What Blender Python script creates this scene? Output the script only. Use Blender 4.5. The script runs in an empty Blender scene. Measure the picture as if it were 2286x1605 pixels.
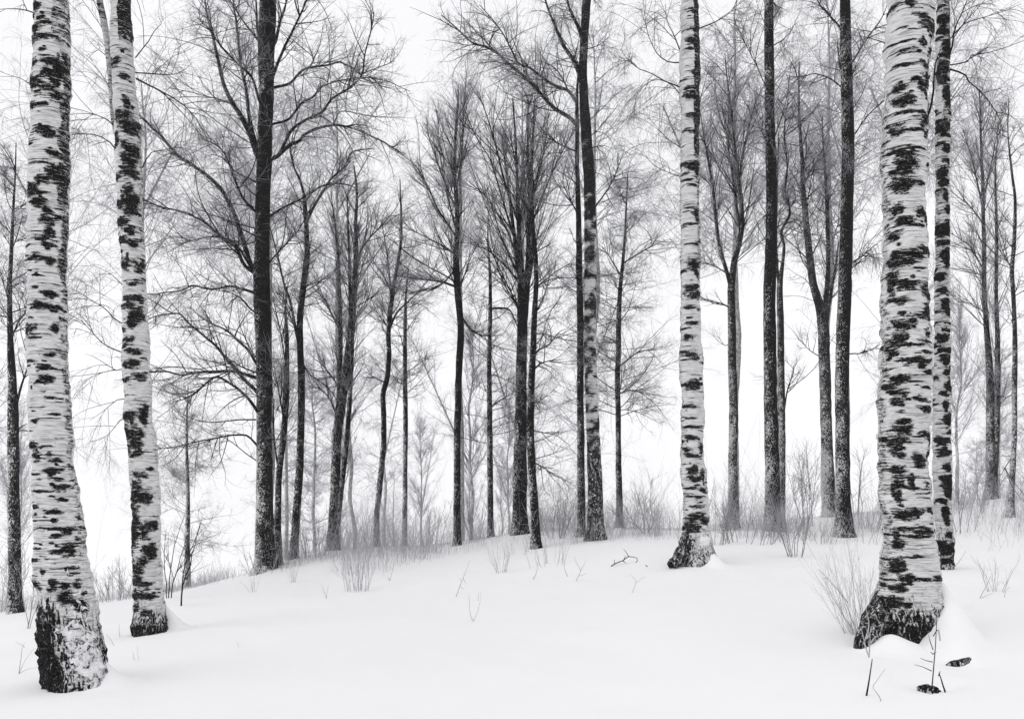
import bpy, math
import numpy as np

C = bpy.context
SC = C.scene
COL = SC.collection
R = math.radians

# ------------------------------------------------------------------ camera model (photo pixels -> metres)
W, H = 2286.0, 1605.0
F = 1980.0            # focal length in photo pixels
YH = 1120.0           # horizon line
HC = 1.4              # eye height


def P(px, py, d):
    """point of the photograph at real distance d"""
    return np.array([(px - W / 2) * d / F, d, HC - (py - YH) * d / F])


# ------------------------------------------------------------------ numpy noise
def _h(ix, iy, iz, seed):
    n = (ix.astype(np.int64) * 374761393 + iy.astype(np.int64) * 668265263 + iz.astype(np.int64) * 2147483647 + seed * 1274126177) & 0xFFFFFFFF
    n = ((n ^ (n >> 13)) * 1274126177) & 0xFFFFFFFF
    n = ((n ^ (n >> 16)) * 2246822519) & 0xFFFFFFFF
    return ((n ^ (n >> 15)) & 0xFFFF) / 65535.0


def vnoise(x, y, z, seed=0):
    x, y, z = np.broadcast_arrays(x, y, z)
    xi, yi, zi = np.floor(x), np.floor(y), np.floor(z)
    fx, fy, fz = x - xi, y - yi, z - zi
    fx, fy, fz = [f * f * f * (f * (f * 6 - 15) + 10) for f in (fx, fy, fz)]
    o = 0
    for a in (0, 1):
        wx = fx if a else 1 - fx
        for b in (0, 1):
            wy = fy if b else 1 - fy
            for c in (0, 1):
                wz = fz if c else 1 - fz
                o = o + wx * wy * wz * _h(xi + a, yi + b, zi + c, seed)
    return o * 2 - 1


def fbm(x, y, z, oct=4, seed=0):
    s, a, t = 0, 1.0, 0
    for i in range(oct):
        s = s + a * vnoise(x, y, z, seed + i * 17)
        t += a
        a *= .5
        x, y, z = x * 2.03 + 7.1, y * 2.03 + 3.7, z * 2.03 + 1.3
    return s / t


# ------------------------------------------------------------------ mesh helpers
class MB:
    """collects vertices and quads, builds ONE mesh object"""

    def __init__(self):
        self.v, self.f, self.n, self.at = [], [], 0, {}

    def add(self, v, f, **at):
        v = np.asarray(v, np.float64).reshape(-1, 3)
        self.v.append(v)
        self.f.append(np.asarray(f, np.int64) + self.n)
        for k, a in at.items():
            self.at.setdefault(k, []).append(np.broadcast_to(np.asarray(a, np.float32).ravel(), (len(v),)) if np.size(a) == 1 else np.asarray(a, np.float32).ravel())
        self.n += len(v)

    def tubes(self, PP, RR, k=3, **at):
        if len(PP) == 0:
            return
        v, f = tube_arrays(PP, RR, k)
        self.add(v, f, **at)

    def build(self, name, mat, parent=None, origin=None, smooth=True):
        v = np.concatenate(self.v)
        if parent is not None:
            origin = np.array(parent.location)
        elif origin is None:
            origin = np.zeros(3)
        v = v - np.asarray(origin)
        f = np.concatenate(self.f).astype(np.int32)
        me = bpy.data.meshes.new(name)
        me.vertices.add(len(v))
        me.vertices.foreach_set('co', v.astype(np.float32).ravel())
        me.loops.add(f.size)
        me.loops.foreach_set('vertex_index', f.ravel())
        me.polygons.add(len(f))
        me.polygons.foreach_set('loop_start', np.arange(0, f.size, 4, dtype=np.int32))
        me.polygons.foreach_set('use_smooth', np.full(len(f), smooth))
        for key, lst in self.at.items():
            a = np.concatenate(lst)
            if len(a) == len(v):
                me.attributes.new(key, 'FLOAT', 'POINT').data.foreach_set('value', a)
        me.update(calc_edges=True)
        me.materials.append(mat)
        o = bpy.data.objects.new(name, me)
        COL.objects.link(o)
        if parent is not None:
            o.parent = parent
        else:
            o.location = origin
        return o


def norm(a):
    return a / np.maximum(np.linalg.norm(a, axis=-1, keepdims=True), 1e-9)


def tube_arrays(PP, RR, k):
    PP = np.asarray(PP, float)
    RR = np.asarray(RR, float)
    N, S, _ = PP.shape
    T = np.empty_like(PP)
    T[:, 1:-1] = PP[:, 2:] - PP[:, :-2]
    T[:, 0] = PP[:, 1] - PP[:, 0]
    T[:, -1] = PP[:, -1] - PP[:, -2]
    T = norm(T)
    ov = norm(PP[:, -1] - PP[:, 0])
    ref = np.where(np.abs(ov[:, 1:2]) < .8, np.array([[0, 1., 0]]), np.array([[1., 0, 0]]))[:, None, :]
    U = norm(np.cross(T, ref))
    V = np.cross(T, U)
    a = np.arange(k) * 2 * math.pi / k
    ring = (np.cos(a)[None, None, :, None] * U[:, :, None, :] + np.sin(a)[None, None, :, None] * V[:, :, None, :])
    v = PP[:, :, None, :] + RR[:, :, None, None] * ring
    idx = np.arange(N * S * k).reshape(N, S, k)
    nx = np.roll(idx, -1, axis=2)
    f = np.stack([idx[:, :-1], nx[:, :-1], nx[:, 1:], idx[:, 1:]], -1).reshape(-1, 4)
    return v.reshape(-1, 3), f


def spline(pts, n):
    """Catmull-Rom through rows of pts (any width), n samples, even in chord length"""
    p = np.asarray(pts, float)
    if len(p) == 2:
        t = np.linspace(0, 1, n)[:, None]
        return p[0] * (1 - t) + p[1] * t
    e = np.vstack([2 * p[0] - p[1], p, 2 * p[-1] - p[-2]])
    L = np.concatenate([[0], np.cumsum(np.linalg.norm(np.diff(p[:, :3], axis=0), axis=1))])
    s = np.linspace(0, L[-1], n)
    i = np.clip(np.searchsorted(L, s, side='right') - 1, 0, len(p) - 2)
    t = ((s - L[i]) / np.maximum(L[i + 1] - L[i], 1e-9))[:, None]
    p0, p1, p2, p3 = e[i], e[i + 1], e[i + 2], e[i + 3]
    return .5 * (2 * p1 + (p2 - p0) * t + (2 * p0 - 5 * p1 + 4 * p2 - p3) * t * t + (3 * p1 - p0 - 3 * p2 + p3) * t ** 3)


def spawn(rng, PP, RR, n, L, r, ang=50, angsd=10, t0=.15, t1=1., segs=6, trop=(0, 0, 0), wob=.25, flat=0., tipL=.45, taper=.25, Lsd=.3, toward=None):
    """n children per parent path, all at once"""
    N, S, _ = PP.shape
    if np.isscalar(n):
        idx = np.repeat(np.arange(N), n)
    else:
        idx = np.repeat(np.arange(N), n)
    M = len(idx)
    if M == 0:
        return np.zeros((0, segs + 1, 3)), np.zeros((0, segs + 1))
    t = rng.uniform(t0, t1, M)
    q = t * (S - 1)
    i = np.minimum(q.astype(int), S - 2)
    fr = (q - i)[:, None]
    base = PP[idx, i] * (1 - fr) + PP[idx, i + 1] * fr
    pr = RR[idx, i] * (1 - fr[:, 0]) + RR[idx, i + 1] * fr[:, 0]
    tan = norm(PP[idx, i + 1] - PP[idx, i])
    rv = rng.normal(size=(M, 3))
    if flat:
        rv[:, 2] *= (1 - flat)
    if toward is not None:
        rv = rv + np.asarray(toward)
    perp = norm(rv - (rv * tan).sum(1, keepdims=True) * tan)
    A = np.radians(rng.normal(ang, angsd, M))[:, None]
    D = norm(np.cos(A) * tan + np.sin(A) * perp)
    LL = np.broadcast_to(np.asarray(L, float), (N,))[idx] * np.exp(rng.normal(0, Lsd, M)) * (1 - (1 - tipL) * (t - t0) / max(t1 - t0, 1e-6))
    st = (LL / segs)[:, None]
    out = np.empty((M, segs + 1, 3))
    out[:, 0] = base
    tr = np.asarray(trop, float)
    turn = rng.normal(size=(M, 3)) * wob
    for s in range(segs):
        turn = .55 * turn + rng.normal(size=(M, 3)) * wob * .85
        D = norm(D + tr / segs + turn * (1.6 / segs ** .5) * .55)
        out[:, s + 1] = out[:, s] + D * st
    r0 = np.minimum(r * np.exp(rng.normal(0, .2, M)), pr * .8)
    rad = r0[:, None] * np.linspace(1, taper, segs + 1)[None]
    return out, rad


# ------------------------------------------------------------------ terrain
_ctrl = np.array([
    (150, 1515, 7.0), (340, 1420, 10), (35, 1368, 14), (385, 1335, 13.5), (418, 1312, 22), (590, 1278, 18), (655, 1245, 19), (745, 1228, 20),
    (842, 1218, 22), (903, 1217, 23), (1020, 1217, 21), (1096, 1197, 22), (1160, 1196, 19.6), (1196, 1226, 17.5), (1298, 1200, 19), (1330, 1206, 18), (1383, 1176, 23),
    (1555, 1247, 13), (1636, 1182, 21), (1725, 1182, 19), (1852, 1152, 22), (1885, 1197, 18), (2040, 1418, 8), (2110, 1265, 11), (2212, 1114, 24), (2260, 1152, 20),
    (1143, 1605, 6.0), (300, 1605, 5.9), (1700, 1605, 5.9), (2250, 1605, 5.6), (1143, 1400, 9.6), (1143, 1300, 13), (800, 1400, 9.4), (800, 1305, 15), (560, 1350, 12.5), (640, 1480, 7.6), (1555, 1400, 8.7),
    (1700, 1480, 7.2), (1750, 1290, 12), (2225, 1335, 9.6), (2225, 1480, 7.0), (1400, 1290, 12.5), (1000, 1240, 18), (700, 1256, 18.2), (520, 1298, 18.5), (250, 1345, 15), (-150, 1420, 12), (-300, 1500, 9),
    (2500, 1420, 8), (2600, 1300, 12), (2700, 1080, 24), (-400, 1380, 22), (-200, 1380, 32), (400, 1338, 32), (760, 1262, 33), (1100, 1236, 33), (1700, 1215, 33), (2250, 1165, 35), (2900, 1120, 35),
    (400, 1362, 55), (1100, 1238, 55), (1900, 1212, 55), (2600, 1170, 55), (-300, 1390, 55)], float)
_cp = np.stack([P(*c) for c in _ctrl])
_cp = np.vstack([_cp, [(-4, 1.5, -.02), (0, 0, -.05), (4, 1.5, .05), (0, -6, -.1), (-9, -3, -.3), (9, -3, .2), (-12, 6, -.5), (11, 6, .5)]])
_s = np.array([1.0, .7])


def _tps(r2):
    return np.where(r2 > 1e-12, .5 * r2 * np.log(np.maximum(r2, 1e-12)), 0)


_xy = _cp[:, :2] * _s
_n = len(_xy)
_K = _tps(((_xy[:, None] - _xy[None]) ** 2).sum(-1)) + np.eye(_n) * .35
_A = np.zeros((_n + 3, _n + 3))
_A[:_n, :_n] = _K
_A[:_n, _n] = 1
_A[:_n, _n + 1:] = _xy
_A[_n:, :_n] = _A[:_n, _n:].T
_sol = np.linalg.solve(_A, np.concatenate([_cp[:, 2], np.zeros(3)]))
_drifts = [(3.10, 6.48, .17, .11, -.075), (-3.5, 6.72, .40, .28, -.012)]     # (x, y, sx, sy, height): small drifts and wells round the stems


def ground(x, y):
    x = np.asarray(x, float)
    y = np.asarray(y, float)
    sh = np.broadcast(x, y).shape
    q = np.stack([np.broadcast_to(x, sh).ravel() * _s[0], np.broadcast_to(y, sh).ravel() * _s[1]], -1)
    z = np.empty(len(q))
    for a in range(0, len(q), 20000):
        b = q[a:a + 20000]
        z[a:a + 20000] = _tps(((b[:, None] - _xy[None]) ** 2).sum(-1)) @ _sol[:_n] + _sol[_n] + b @ _sol[_n + 1:]
    xx, yy = np.broadcast_to(x, sh).ravel(), np.broadcast_to(y, sh).ravel()
    r = np.maximum(np.abs(xx) / 34, np.abs(yy - 20) / 40)
    w = np.clip((r - .72) / .6, 0, 1)
    w = w * w * (3 - 2 * w)
    far = -2.5 - .13 * np.maximum(yy - 45, 0) + .6 * fbm(xx * .02, yy * .02, np.zeros_like(xx), 3, 5)      # the land falls away into the fog
    z = np.clip(z, -4, 2.4) * (1 - w) + far * w
    z = z + (.035 + .03 * np.clip((yy - 4) / 6, 0, 1)) * fbm(xx * .55, yy * .4, np.zeros_like(xx), 3, 9) + .009 * fbm(xx * 2.3, yy * 1.7, np.zeros_like(xx), 2, 3)
    for (dx, dy, sx, sy, h) in _drifts:
        z = z + h * np.exp(-(((xx - dx) / sx) ** 2 + ((yy - dy) / sy) ** 2))
    return z.reshape(sh)


def gz(x, y):
    return float(ground(np.array([x]), np.array([y]))[0])


def hit(px, py, lo=4.5, hi=40):
    """where the line of sight through a photo pixel meets the snow"""
    d = np.arange(lo, hi, .05)
    pts = np.stack([(px - W / 2) * d / F, d, HC - (py - YH) * d / F], -1)
    g = ground(pts[:, 0], pts[:, 1])
    k = np.nonzero(pts[:, 2] <= g)[0]
    i = k[0] if len(k) else len(d) - 1
    return np.array([pts[i, 0], pts[i, 1], g[i]])


# ------------------------------------------------------------------ materials
def mat(name):
    m = bpy.data.materials.new(name)
    m.use_nodes = True
    nt = m.node_tree
    return m, nt, nt.nodes['Principled BSDF']


def nd(nt, typ, **kw):
    n = nt.nodes.new(typ)
    for k, v in kw.items():
        if k.startswith('i_'):
            n.inputs[k[2:].replace('_', ' ')].default_value = v
        else:
            setattr(n, k, v)
    return n


def math_(nt, op, a, b=None, c=None):
    n = nt.nodes.new('ShaderNodeMath')
    n.operation = op
    for i, x in enumerate((a, b, c)):
        if x is None:
            continue
        if hasattr(x, 'is_linked') or isinstance(x, bpy.types.NodeSocket):
            nt.links.new(x, n.inputs[i])
        else:
            n.inputs[i].default_value = x
    return n.outputs[0]


def noise(nt, co, sc, detail=4, rough=.55, dist=0., scale=1.):
    mp = nt.nodes.new('ShaderNodeMapping')
    mp.inputs['Scale'].default_value = sc
    nt.links.new(co, mp.inputs['Vector'])
    n = nt.nodes.new('ShaderNodeTexNoise')
    n.inputs['Scale'].default_value = scale
    n.inputs['Detail'].default_value = detail
    n.inputs['Roughness'].default_value = rough
    n.inputs['Distortion'].default_value = dist
    nt.links.new(mp.outputs[0], n.inputs['Vector'])
    return n.outputs['Fac']


def step(nt, x, a, b):
    n = nt.nodes.new('ShaderNodeMapRange')
    n.interpolation_type = 'SMOOTHSTEP'
    nt.links.new(x, n.inputs['Value'])
    n.inputs['From Min'].default_value = a
    n.inputs['From Max'].default_value = b
    return n.outputs['Result']


def attr(nt, name):
    n = nt.nodes.new('ShaderNodeAttribute')
    n.attribute_name = name
    return n.outputs['Fac']


def mixc(nt, f, a, b):
    n = nt.nodes.new('ShaderNodeMix')
    n.data_type = 'RGBA'
    for s, x in ((n.inputs['Factor'], f), (n.inputs[6], a), (n.inputs[7], b)):
        if isinstance(x, bpy.types.NodeSocket):
            nt.links.new(x, s)
        elif isinstance(x, (int, float)):
            s.default_value = x
        else:
            s.default_value = (*x, 1)
    return n.outputs[2]


def bump(nt, h, bs, strength=.6, dist=.01):
    n = nt.nodes.new('ShaderNodeBump')
    n.inputs['Strength'].default_value = strength
    n.inputs['Distance'].default_value = dist
    nt.links.new(h, n.inputs['Height'])
    nt.links.new(n.outputs[0], bs.inputs['Normal'])


def g3(v, warm=0.):
    return (v * (1 + warm), v, v * (1 - warm))


def birch_material(name, white=.76, k=1.):
    m, nt, bs = mat(name)
    tc = nt.nodes.new('ShaderNodeTexCoord').outputs['Object']
    dk, rg, sn = attr(nt, 'dark'), attr(nt, 'rough'), attr(nt, 'snow')
    # fine horizontal streaks (lenticels)
    s1 = noise(nt, tc, (4.5 * k, 4.5 * k, 78 * k), 4, .62, .7)
    s2 = noise(nt, tc, (8 * k, 8 * k, 170 * k), 3, .6, .4)
    big = noise(nt, tc, (3 * k, 3 * k, 6 * k), 3)
    st1 = math_(nt, 'MULTIPLY', step(nt, s1, .535, .66), step(nt, big, .33, .58))
    st2 = math_(nt, 'MULTIPLY', step(nt, s2, .50, .70), .8)
    streak = math_(nt, 'MAXIMUM', st1, st2)
    base = mixc(nt, big, g3(white * .82), g3(white * 1.1))
    fine = noise(nt, tc, (45 * k, 45 * k, 90 * k), 4)
    base = mixc(nt, math_(nt, 'MULTIPLY', fine, .5), base, g3(white * .62))
    col = mixc(nt, math_(nt, 'MULTIPLY', streak, .80), base, g3(.03))
    # black scars plus painted flank shade: the patch attribute, torn sideways into ragged streaks
    n1 = noise(nt, tc, (9 * k, 9 * k, 62 * k), 5, .68, .9)
    n1b = noise(nt, tc, (34 * k, 34 * k, 95 * k), 4, .7, 1.2)
    nm = math_(nt, 'ADD', math_(nt, 'MULTIPLY', n1, .6), math_(nt, 'MULTIPLY', n1b, .4))
    v = math_(nt, 'MULTIPLY_ADD', math_(nt, 'SUBTRACT', nm, .5), 3.6, math_(nt, 'MULTIPLY', dk, .95))
    mk = step(nt, v, .46, .74)
    # fissured bark of the butt
    n2 = noise(nt, tc, (27 * k, 27 * k, 8.5 * k), 6, .70, 1.5)
    v2 = math_(nt, 'MULTIPLY_ADD', math_(nt, 'SUBTRACT', n2, .5), 3.0, rg)
    mk2 = step(nt, v2, .46, .66)
    mk = math_(nt, 'MAXIMUM', mk, mk2)
    sp = noise(nt, tc, (70 * k, 70 * k, 95 * k), 4, .65, 1.5)
    dark = mixc(nt, step(nt, sp, .56, .66), g3(.003), g3(.15))
    col = mixc(nt, mk, col, dark)
    n3 = noise(nt, tc, (18 * k, 18 * k, 20 * k), 6, .66, 1.0)
    v3 = math_(nt, 'MULTIPLY_ADD', math_(nt, 'SUBTRACT', n3, .5), 2.6, sn)
    mk3 = step(nt, v3, .52, .62)
    col = mixc(nt, mk3, col, (.86, .86, .88))
    nt.links.new(col, bs.inputs['Base Color'])
    bs.inputs['Roughness'].default_value = .85
    bs.inputs['Specular IOR Level'].default_value = .08
    hh = math_(nt, 'ADD', math_(nt, 'MULTIPLY', streak, -.35), math_(nt, 'MULTIPLY', mk, math_(nt, 'MULTIPLY_ADD', n2, 1.2, -.3)))
    hh = math_(nt, 'ADD', hh, math_(nt, 'MULTIPLY', mk3, .9))
    bump(nt, hh, bs, .8, .012)
    return m


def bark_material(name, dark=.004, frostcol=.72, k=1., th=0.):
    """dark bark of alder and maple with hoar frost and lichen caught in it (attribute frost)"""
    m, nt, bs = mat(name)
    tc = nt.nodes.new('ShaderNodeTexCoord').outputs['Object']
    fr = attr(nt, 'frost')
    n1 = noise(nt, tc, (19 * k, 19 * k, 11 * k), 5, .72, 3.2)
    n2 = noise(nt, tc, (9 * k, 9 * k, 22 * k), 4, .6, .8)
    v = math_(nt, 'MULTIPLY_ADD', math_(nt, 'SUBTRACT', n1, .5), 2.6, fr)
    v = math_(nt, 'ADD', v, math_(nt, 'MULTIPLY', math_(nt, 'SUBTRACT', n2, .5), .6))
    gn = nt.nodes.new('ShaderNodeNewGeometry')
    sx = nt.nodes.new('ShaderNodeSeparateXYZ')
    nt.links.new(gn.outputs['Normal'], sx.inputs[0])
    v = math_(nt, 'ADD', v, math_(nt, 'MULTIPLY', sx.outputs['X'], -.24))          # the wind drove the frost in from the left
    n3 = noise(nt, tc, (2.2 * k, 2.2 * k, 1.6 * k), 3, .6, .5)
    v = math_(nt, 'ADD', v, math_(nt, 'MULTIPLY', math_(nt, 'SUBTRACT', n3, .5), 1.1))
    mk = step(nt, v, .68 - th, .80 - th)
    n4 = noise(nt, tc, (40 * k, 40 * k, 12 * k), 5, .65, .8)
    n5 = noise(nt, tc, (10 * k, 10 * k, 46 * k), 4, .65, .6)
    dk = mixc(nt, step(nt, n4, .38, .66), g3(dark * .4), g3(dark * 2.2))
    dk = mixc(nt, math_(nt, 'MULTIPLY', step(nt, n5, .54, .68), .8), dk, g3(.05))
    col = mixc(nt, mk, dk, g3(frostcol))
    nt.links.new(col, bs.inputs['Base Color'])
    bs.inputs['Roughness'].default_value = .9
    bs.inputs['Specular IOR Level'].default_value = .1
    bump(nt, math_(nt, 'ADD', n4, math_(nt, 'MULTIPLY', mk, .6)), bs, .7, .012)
    return m


def plain(name, c, rough=.9, var=.4, sc=20):
    m, nt, bs = mat(name)
    tc = nt.nodes.new('ShaderNodeTexCoord').outputs['Object']
    n = noise(nt, tc, (sc, sc, sc), 4)
    col = mixc(nt, n, tuple(x * (1 - var) for x in c), tuple(x * (1 + var) for x in c))
    nt.links.new(col, bs.inputs['Base Color'])
    bs.inputs['Roughness'].default_value = rough
    bs.inputs['Specular IOR Level'].default_value = .1
    return m


def snow_material():
    m, nt, bs = mat('snow')
    tc = nt.nodes.new('ShaderNodeTexCoord').outputs['Object']
    n1 = noise(nt, tc, (3, 3, 3), 5, .55)
    n2 = noise(nt, tc, (160, 160, 160), 3, .6)
    col = mixc(nt, n1, (.885, .878, .884), (.91, .904, .91))
    nt.links.new(col, bs.inputs['Base Color'])
    bs.inputs['Roughness'].default_value = .8
    bs.inputs['Specular IOR Level'].default_value = .12
    h = math_(nt, 'MULTIPLY_ADD', n2, .25, n1)
    bump(nt, h, bs, .5, .02)
    return m


M_BIRCH = birch_material('birch_bark')
M_BIRCH_FAR = birch_material('birch_bark_thin', .66, .85)
M_BARK = bark_material('dark_bark')
M_BARK_GREY = bark_material('grey_frosted_bark', .012, .70, 1., .10)
def twig_material():
    m, nt, bs = mat('twig_bark')
    tc = nt.nodes.new('ShaderNodeTexCoord').outputs['Object']
    n = noise(nt, tc, (30, 30, 30), 3)
    f = math_(nt, 'ADD', attr(nt, 'frost'), math_(nt, 'MULTIPLY', math_(nt, 'SUBTRACT', n, .5), .8))
    col = mixc(nt, step(nt, f, .1, 1.), g3(.004), (.42, .42, .45))
    nt.links.new(col, bs.inputs['Base Color'])
    bs.inputs['Roughness'].default_value = .9
    bs.inputs['Specular IOR Level'].default_value = .1
    return m


M_TWIG = twig_material()
M_TWIG_FAR = plain('hazed_twig_bark', (.34, .34, .365))  # far twigs coloured paler: haze put into the bark colour
M_STEM_FAR = bark_material('hazed_far_bark', .26, .66, .8, .1)  # lightened bark of the far stems, its paleness stands in for haze
M_GRASS = plain('dry_frosted_grass', (.42, .415, .44), .9, .5, 30)
M_SHRUB = plain('frosted_shrub_bark', (.26, .26, .275), .9, .5, 25)
M_SAPLING = plain('sapling_bark', g3(.015), .9, .5, 40)
M_SNOW = snow_material()


# ------------------------------------------------------------------ things
def tag(o, label=None, cat=None, group=None, kind=None):
    if label: o['label'] = label
    if cat: o['category'] = cat
    if group: o['group'] = group
    if kind: o['kind'] = kind
    return o


def empty(name, loc, label, cat, group=None):
    o = bpy.data.objects.new(name, None)
    COL.objects.link(o)
    o.location = loc
    o.empty_display_size = .2
    return tag(o, label, cat, group)


STYLE = {
    # first-order limbs: angle, tropism up, flat; then twigs
    'broom': dict(ang=32, angsd=9, trop=(0, 0, .35), flat=0., ang2=30, trop2=(0, 0, .5), ang3=32, trop3=(0, 0, .35), wob=.16),
    'layer': dict(ang=74, angsd=12, trop=(0, 0, .35), flat=.2, ang2=48, trop2=(0, 0, .12), ang3=50, trop3=(0, 0, .15), wob=.28),
    'open': dict(ang=52, angsd=13, trop=(0, 0, .3), flat=.1, ang2=46, trop2=(0, 0, .2), ang3=46, trop3=(0, 0, .2), wob=.30),
    'birch': dict(ang=52, angsd=12, trop=(0, 0, .15), flat=.1, ang2=45, trop2=(0, 0, -.55), ang3=38, trop3=(0, 0, -1.1), wob=.22),
}


def poly3(pts, d, dslope=0., n=None, rscale=1., tail=None):
    """photo polyline [(px,py,w)] at distance d -> path, radii; dslope leans it towards (-) or away from the camera"""
    a = []
    y0 = pts[0]
    for p in pts:
        q = math.hypot(p[0] - y0[0], p[1] - y0[1]) * d / F
        dd = d + dslope * q
        a.append((*P(p[0], p[1], dd), p[2] * .5 * dd / F * rscale))
    a = np.array(a)
    L = np.linalg.norm(np.diff(a[:, :3], axis=0), axis=1).sum()
    s = spline(a, n or max(6, int(L / .09)))
    return s[:, :3], np.maximum(s[:, 3], .0015)


def knobbly(path, rad, k, rng, amp=.06):
    """a stem as a tube with uneven outline"""
    v, f = tube_arrays(path[None], rad[None], k)
    S = len(path)
    v = v.reshape(S, k, 3)
    off = v - path[:, None]
    n = fbm(v[..., 0] * 9, v[..., 1] * 9, v[..., 2] * 5, 3, int(rng.integers(1e5)))
    v = path[:, None] + off * (1 + amp * 1.8 * n[..., None])
    return v.reshape(-1, 3), f


def tree(name, label, d, trunk, style='open', stems=(), limbs=(), lo=900, hi=0, n1=22, L=2.0, r1=.018, n2=7, n3=7, n4=3, L2=.42, L3=.45, L4=.5,
         r2=.0078, r3=.0041, r4=.0029, seed=1, m=None, mt=None, fr0=.64, fr1=.34, cat='tree', group=None, top=None, k=16, extra_n=9, toward=None, below=.35,
         shoots=0, crown_above=1., birch=False, tipL=.45, extraL=.9, drop2=None):
    rng = np.random.default_rng(seed)
    st = dict(STYLE[style])
    st['wob'] *= 1.22
    m = m or M_BARK
    mt = mt or M_TWIG
    bx, by, bw = trunk[0]
    b = P(bx, by, d)
    b[2] = gz(b[0], b[1])
    o = empty(name, b, label, cat, group)
    # --- trunk, carried on above the frame
    tr = list(trunk)
    if tr[-1][1] < 60:
        (x1, y1, w1), (x2, y2, w2) = tr[-2], tr[-1]
        ext = top or 4.0 * F / d
        dx = np.clip((x2 - x1) / max(y1 - y2, 1), -.08, .08)
        tr += [(x2 + dx * ext * .4, y2 - ext * .45, w2 * .62), (x2 + dx * ext * .6, y2 - ext, w2 * .12)]
    path, rad = poly3(tr, d)
    # root flare and a bit of stem under the snow
    h = path[:, 2] - b[2]
    rad = rad * (1 + .35 * np.exp(-np.maximum(h, 0) / .16))
    path = np.vstack([[path[0] - (0, 0, below)], path])
    path[1:, 0] += .012 * fbm(path[1:, 2] * 1.3, np.zeros(len(path) - 1), np.full(len(path) - 1, seed * .37), 2, 1)
    rad = np.concatenate([[rad[0] * 1.15], rad])
    hh = np.clip((path[:, 2] - b[2]) / 5.5, 0, 1)
    frost = np.repeat(fr0 * (1 - hh) + fr1 * hh, k)
    mb = MB()
    v, f = knobbly(path, rad, k, rng)
    at = dict(frost=frost)
    if birch:
        z = v[:, 2]
        n = fbm(v[:, 0] * 4, v[:, 1] * 4, z * 15, 3, seed)
        pyv = YH - (z - HC) * F / d
        dk = np.clip(.60 + 1.7 * n, 0, 1)
        up = np.clip((birch[0] - pyv) / 260 + .35 * n, 0, 1)          # blackish above this row
        dn = np.clip((pyv - birch[1]) / 90, 0, 1)           # rough below this row
        at = dict(dark=np.clip(dk + up * .85, 0, 1.2), rough=dn * .72, snow=dn * .25)
    mb.add(v, f, **at)
    mb.build('trunk', m, o)
    allP, allR = [], []
    for s in stems:
        pts, ds = s[0], (s[1] if len(s) > 1 else 0.)
        if pts[-1][1] < 60:
            (x1, y1, w1), (x2, y2, w2) = pts[-2], pts[-1]
            pts = list(pts) + [(x2 + (x2 - x1) * .8, y2 - 1.4 * F / d, w2 * .3)]
        p, r = poly3(pts, d, ds)
        sm = MB()
        v, f = knobbly(p, r, 10, rng)
        hz = np.clip((p[:, 2] - b[2]) / 5.5, 0, 1)
        nz = fbm(v[:, 0] * 5, v[:, 1] * 5, v[:, 2] * 4.5, 3, seed)
        sm.add(v, f, frost=np.repeat(fr0 * (1 - hz) + fr1 * hz, 10), dark=np.clip(.45 + .75 * nz, 0, 1), rough=0., snow=0.)
        sm.build('stem', m, o)
        allP.append(p); allR.append(r)
    for s in limbs:
        pts, w = s[0], s[1]
        ds = s[2] if len(s) > 2 else float(rng.normal(0, .25))
        nn = len(pts)
        pts = [(x, y, w * (1 - .78 * i / (nn - 1))) for i, (x, y) in enumerate(pts)]
        p, r = poly3(pts, d, ds)
        jit = fbm(p[:, 2] * 4, p[:, 0] * 4, np.full(len(p), seed * 1.7), 2, 2)
        p[1:, 2] += .02 * jit[1:]
        lm = MB()
        v, f = tube_arrays(p[None], r[None], 6)
        lm.add(v, f, frost=.36, dark=.9, rough=0., snow=0.)
        lm.build('limb', m if not birch else M_BARK, o)
        allP.append(p); allR.append(r)
    # --- crown
    cm = MB()
    fz = np.clip((d - 18) * .03, 0, .2)  # twigs turn paler with distance: haze painted into their frost tone
    zlo, zhi = HC - (lo - YH) * d / F, HC - (hi - YH) * d / F
    zz = path[:, 2]
    sel = (zz >= zlo) & (zz <= zhi)
    PL, RL = [], []
    if sel.sum() > 4 and n1:
        pp = path[sel][None]
        rr = rad[sel][None]
        a, r_ = spawn(rng, pp, rr, n1, L, r1, st['ang'], st['angsd'], 0, 1, 12, st['trop'], st['wob'] * .8, st['flat'], tipL, .22, .3, toward)
        cm.tubes(a, r_, 4, frost=.05)
        PL.append(a); RL.append(r_)
    nb = path[-1, 2]
    if tr is not None and trunk[-1][1] < 60 and crown_above:
        sel2 = zz > max(zhi, HC + YH * d / F)
        if sel2.sum() > 4:
            a, r_ = spawn(rng, path[sel2][None], rad[sel2][None], int(8 * crown_above), L * .9, r1, st['ang'], st['angsd'], 0, 1, 10, st['trop'], st['wob'] * .8, 0, .3)
            cm.tubes(a, r_, 4, frost=.05)
            PL.append(a[:, ::1]); RL.append(r_)
    # twigs on random limbs and on the traced limbs
    if allP:
        pr = np.stack([spline(np.column_stack([p, r]), 13) for p, r in zip(allP, allR)])
        ln = np.linalg.norm(np.diff(pr[:, :, :3], axis=1), axis=2).sum(1)
        t_n = np.maximum(2, (ln * extra_n).astype(int))
        a, r_ = spawn(rng, pr[:, :, :3], pr[:, :, 3], t_n, extraL, r2 * 1.15, st['ang2'], 14, .12, 1., 8, st['trop2'], st['wob'], 0, .55, .25, .45)
        cm.tubes(a, r_, 4, frost=.13 + fz)
        A2 = [a]; R2 = [r_]
    else:
        A2, R2 = [], []
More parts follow.
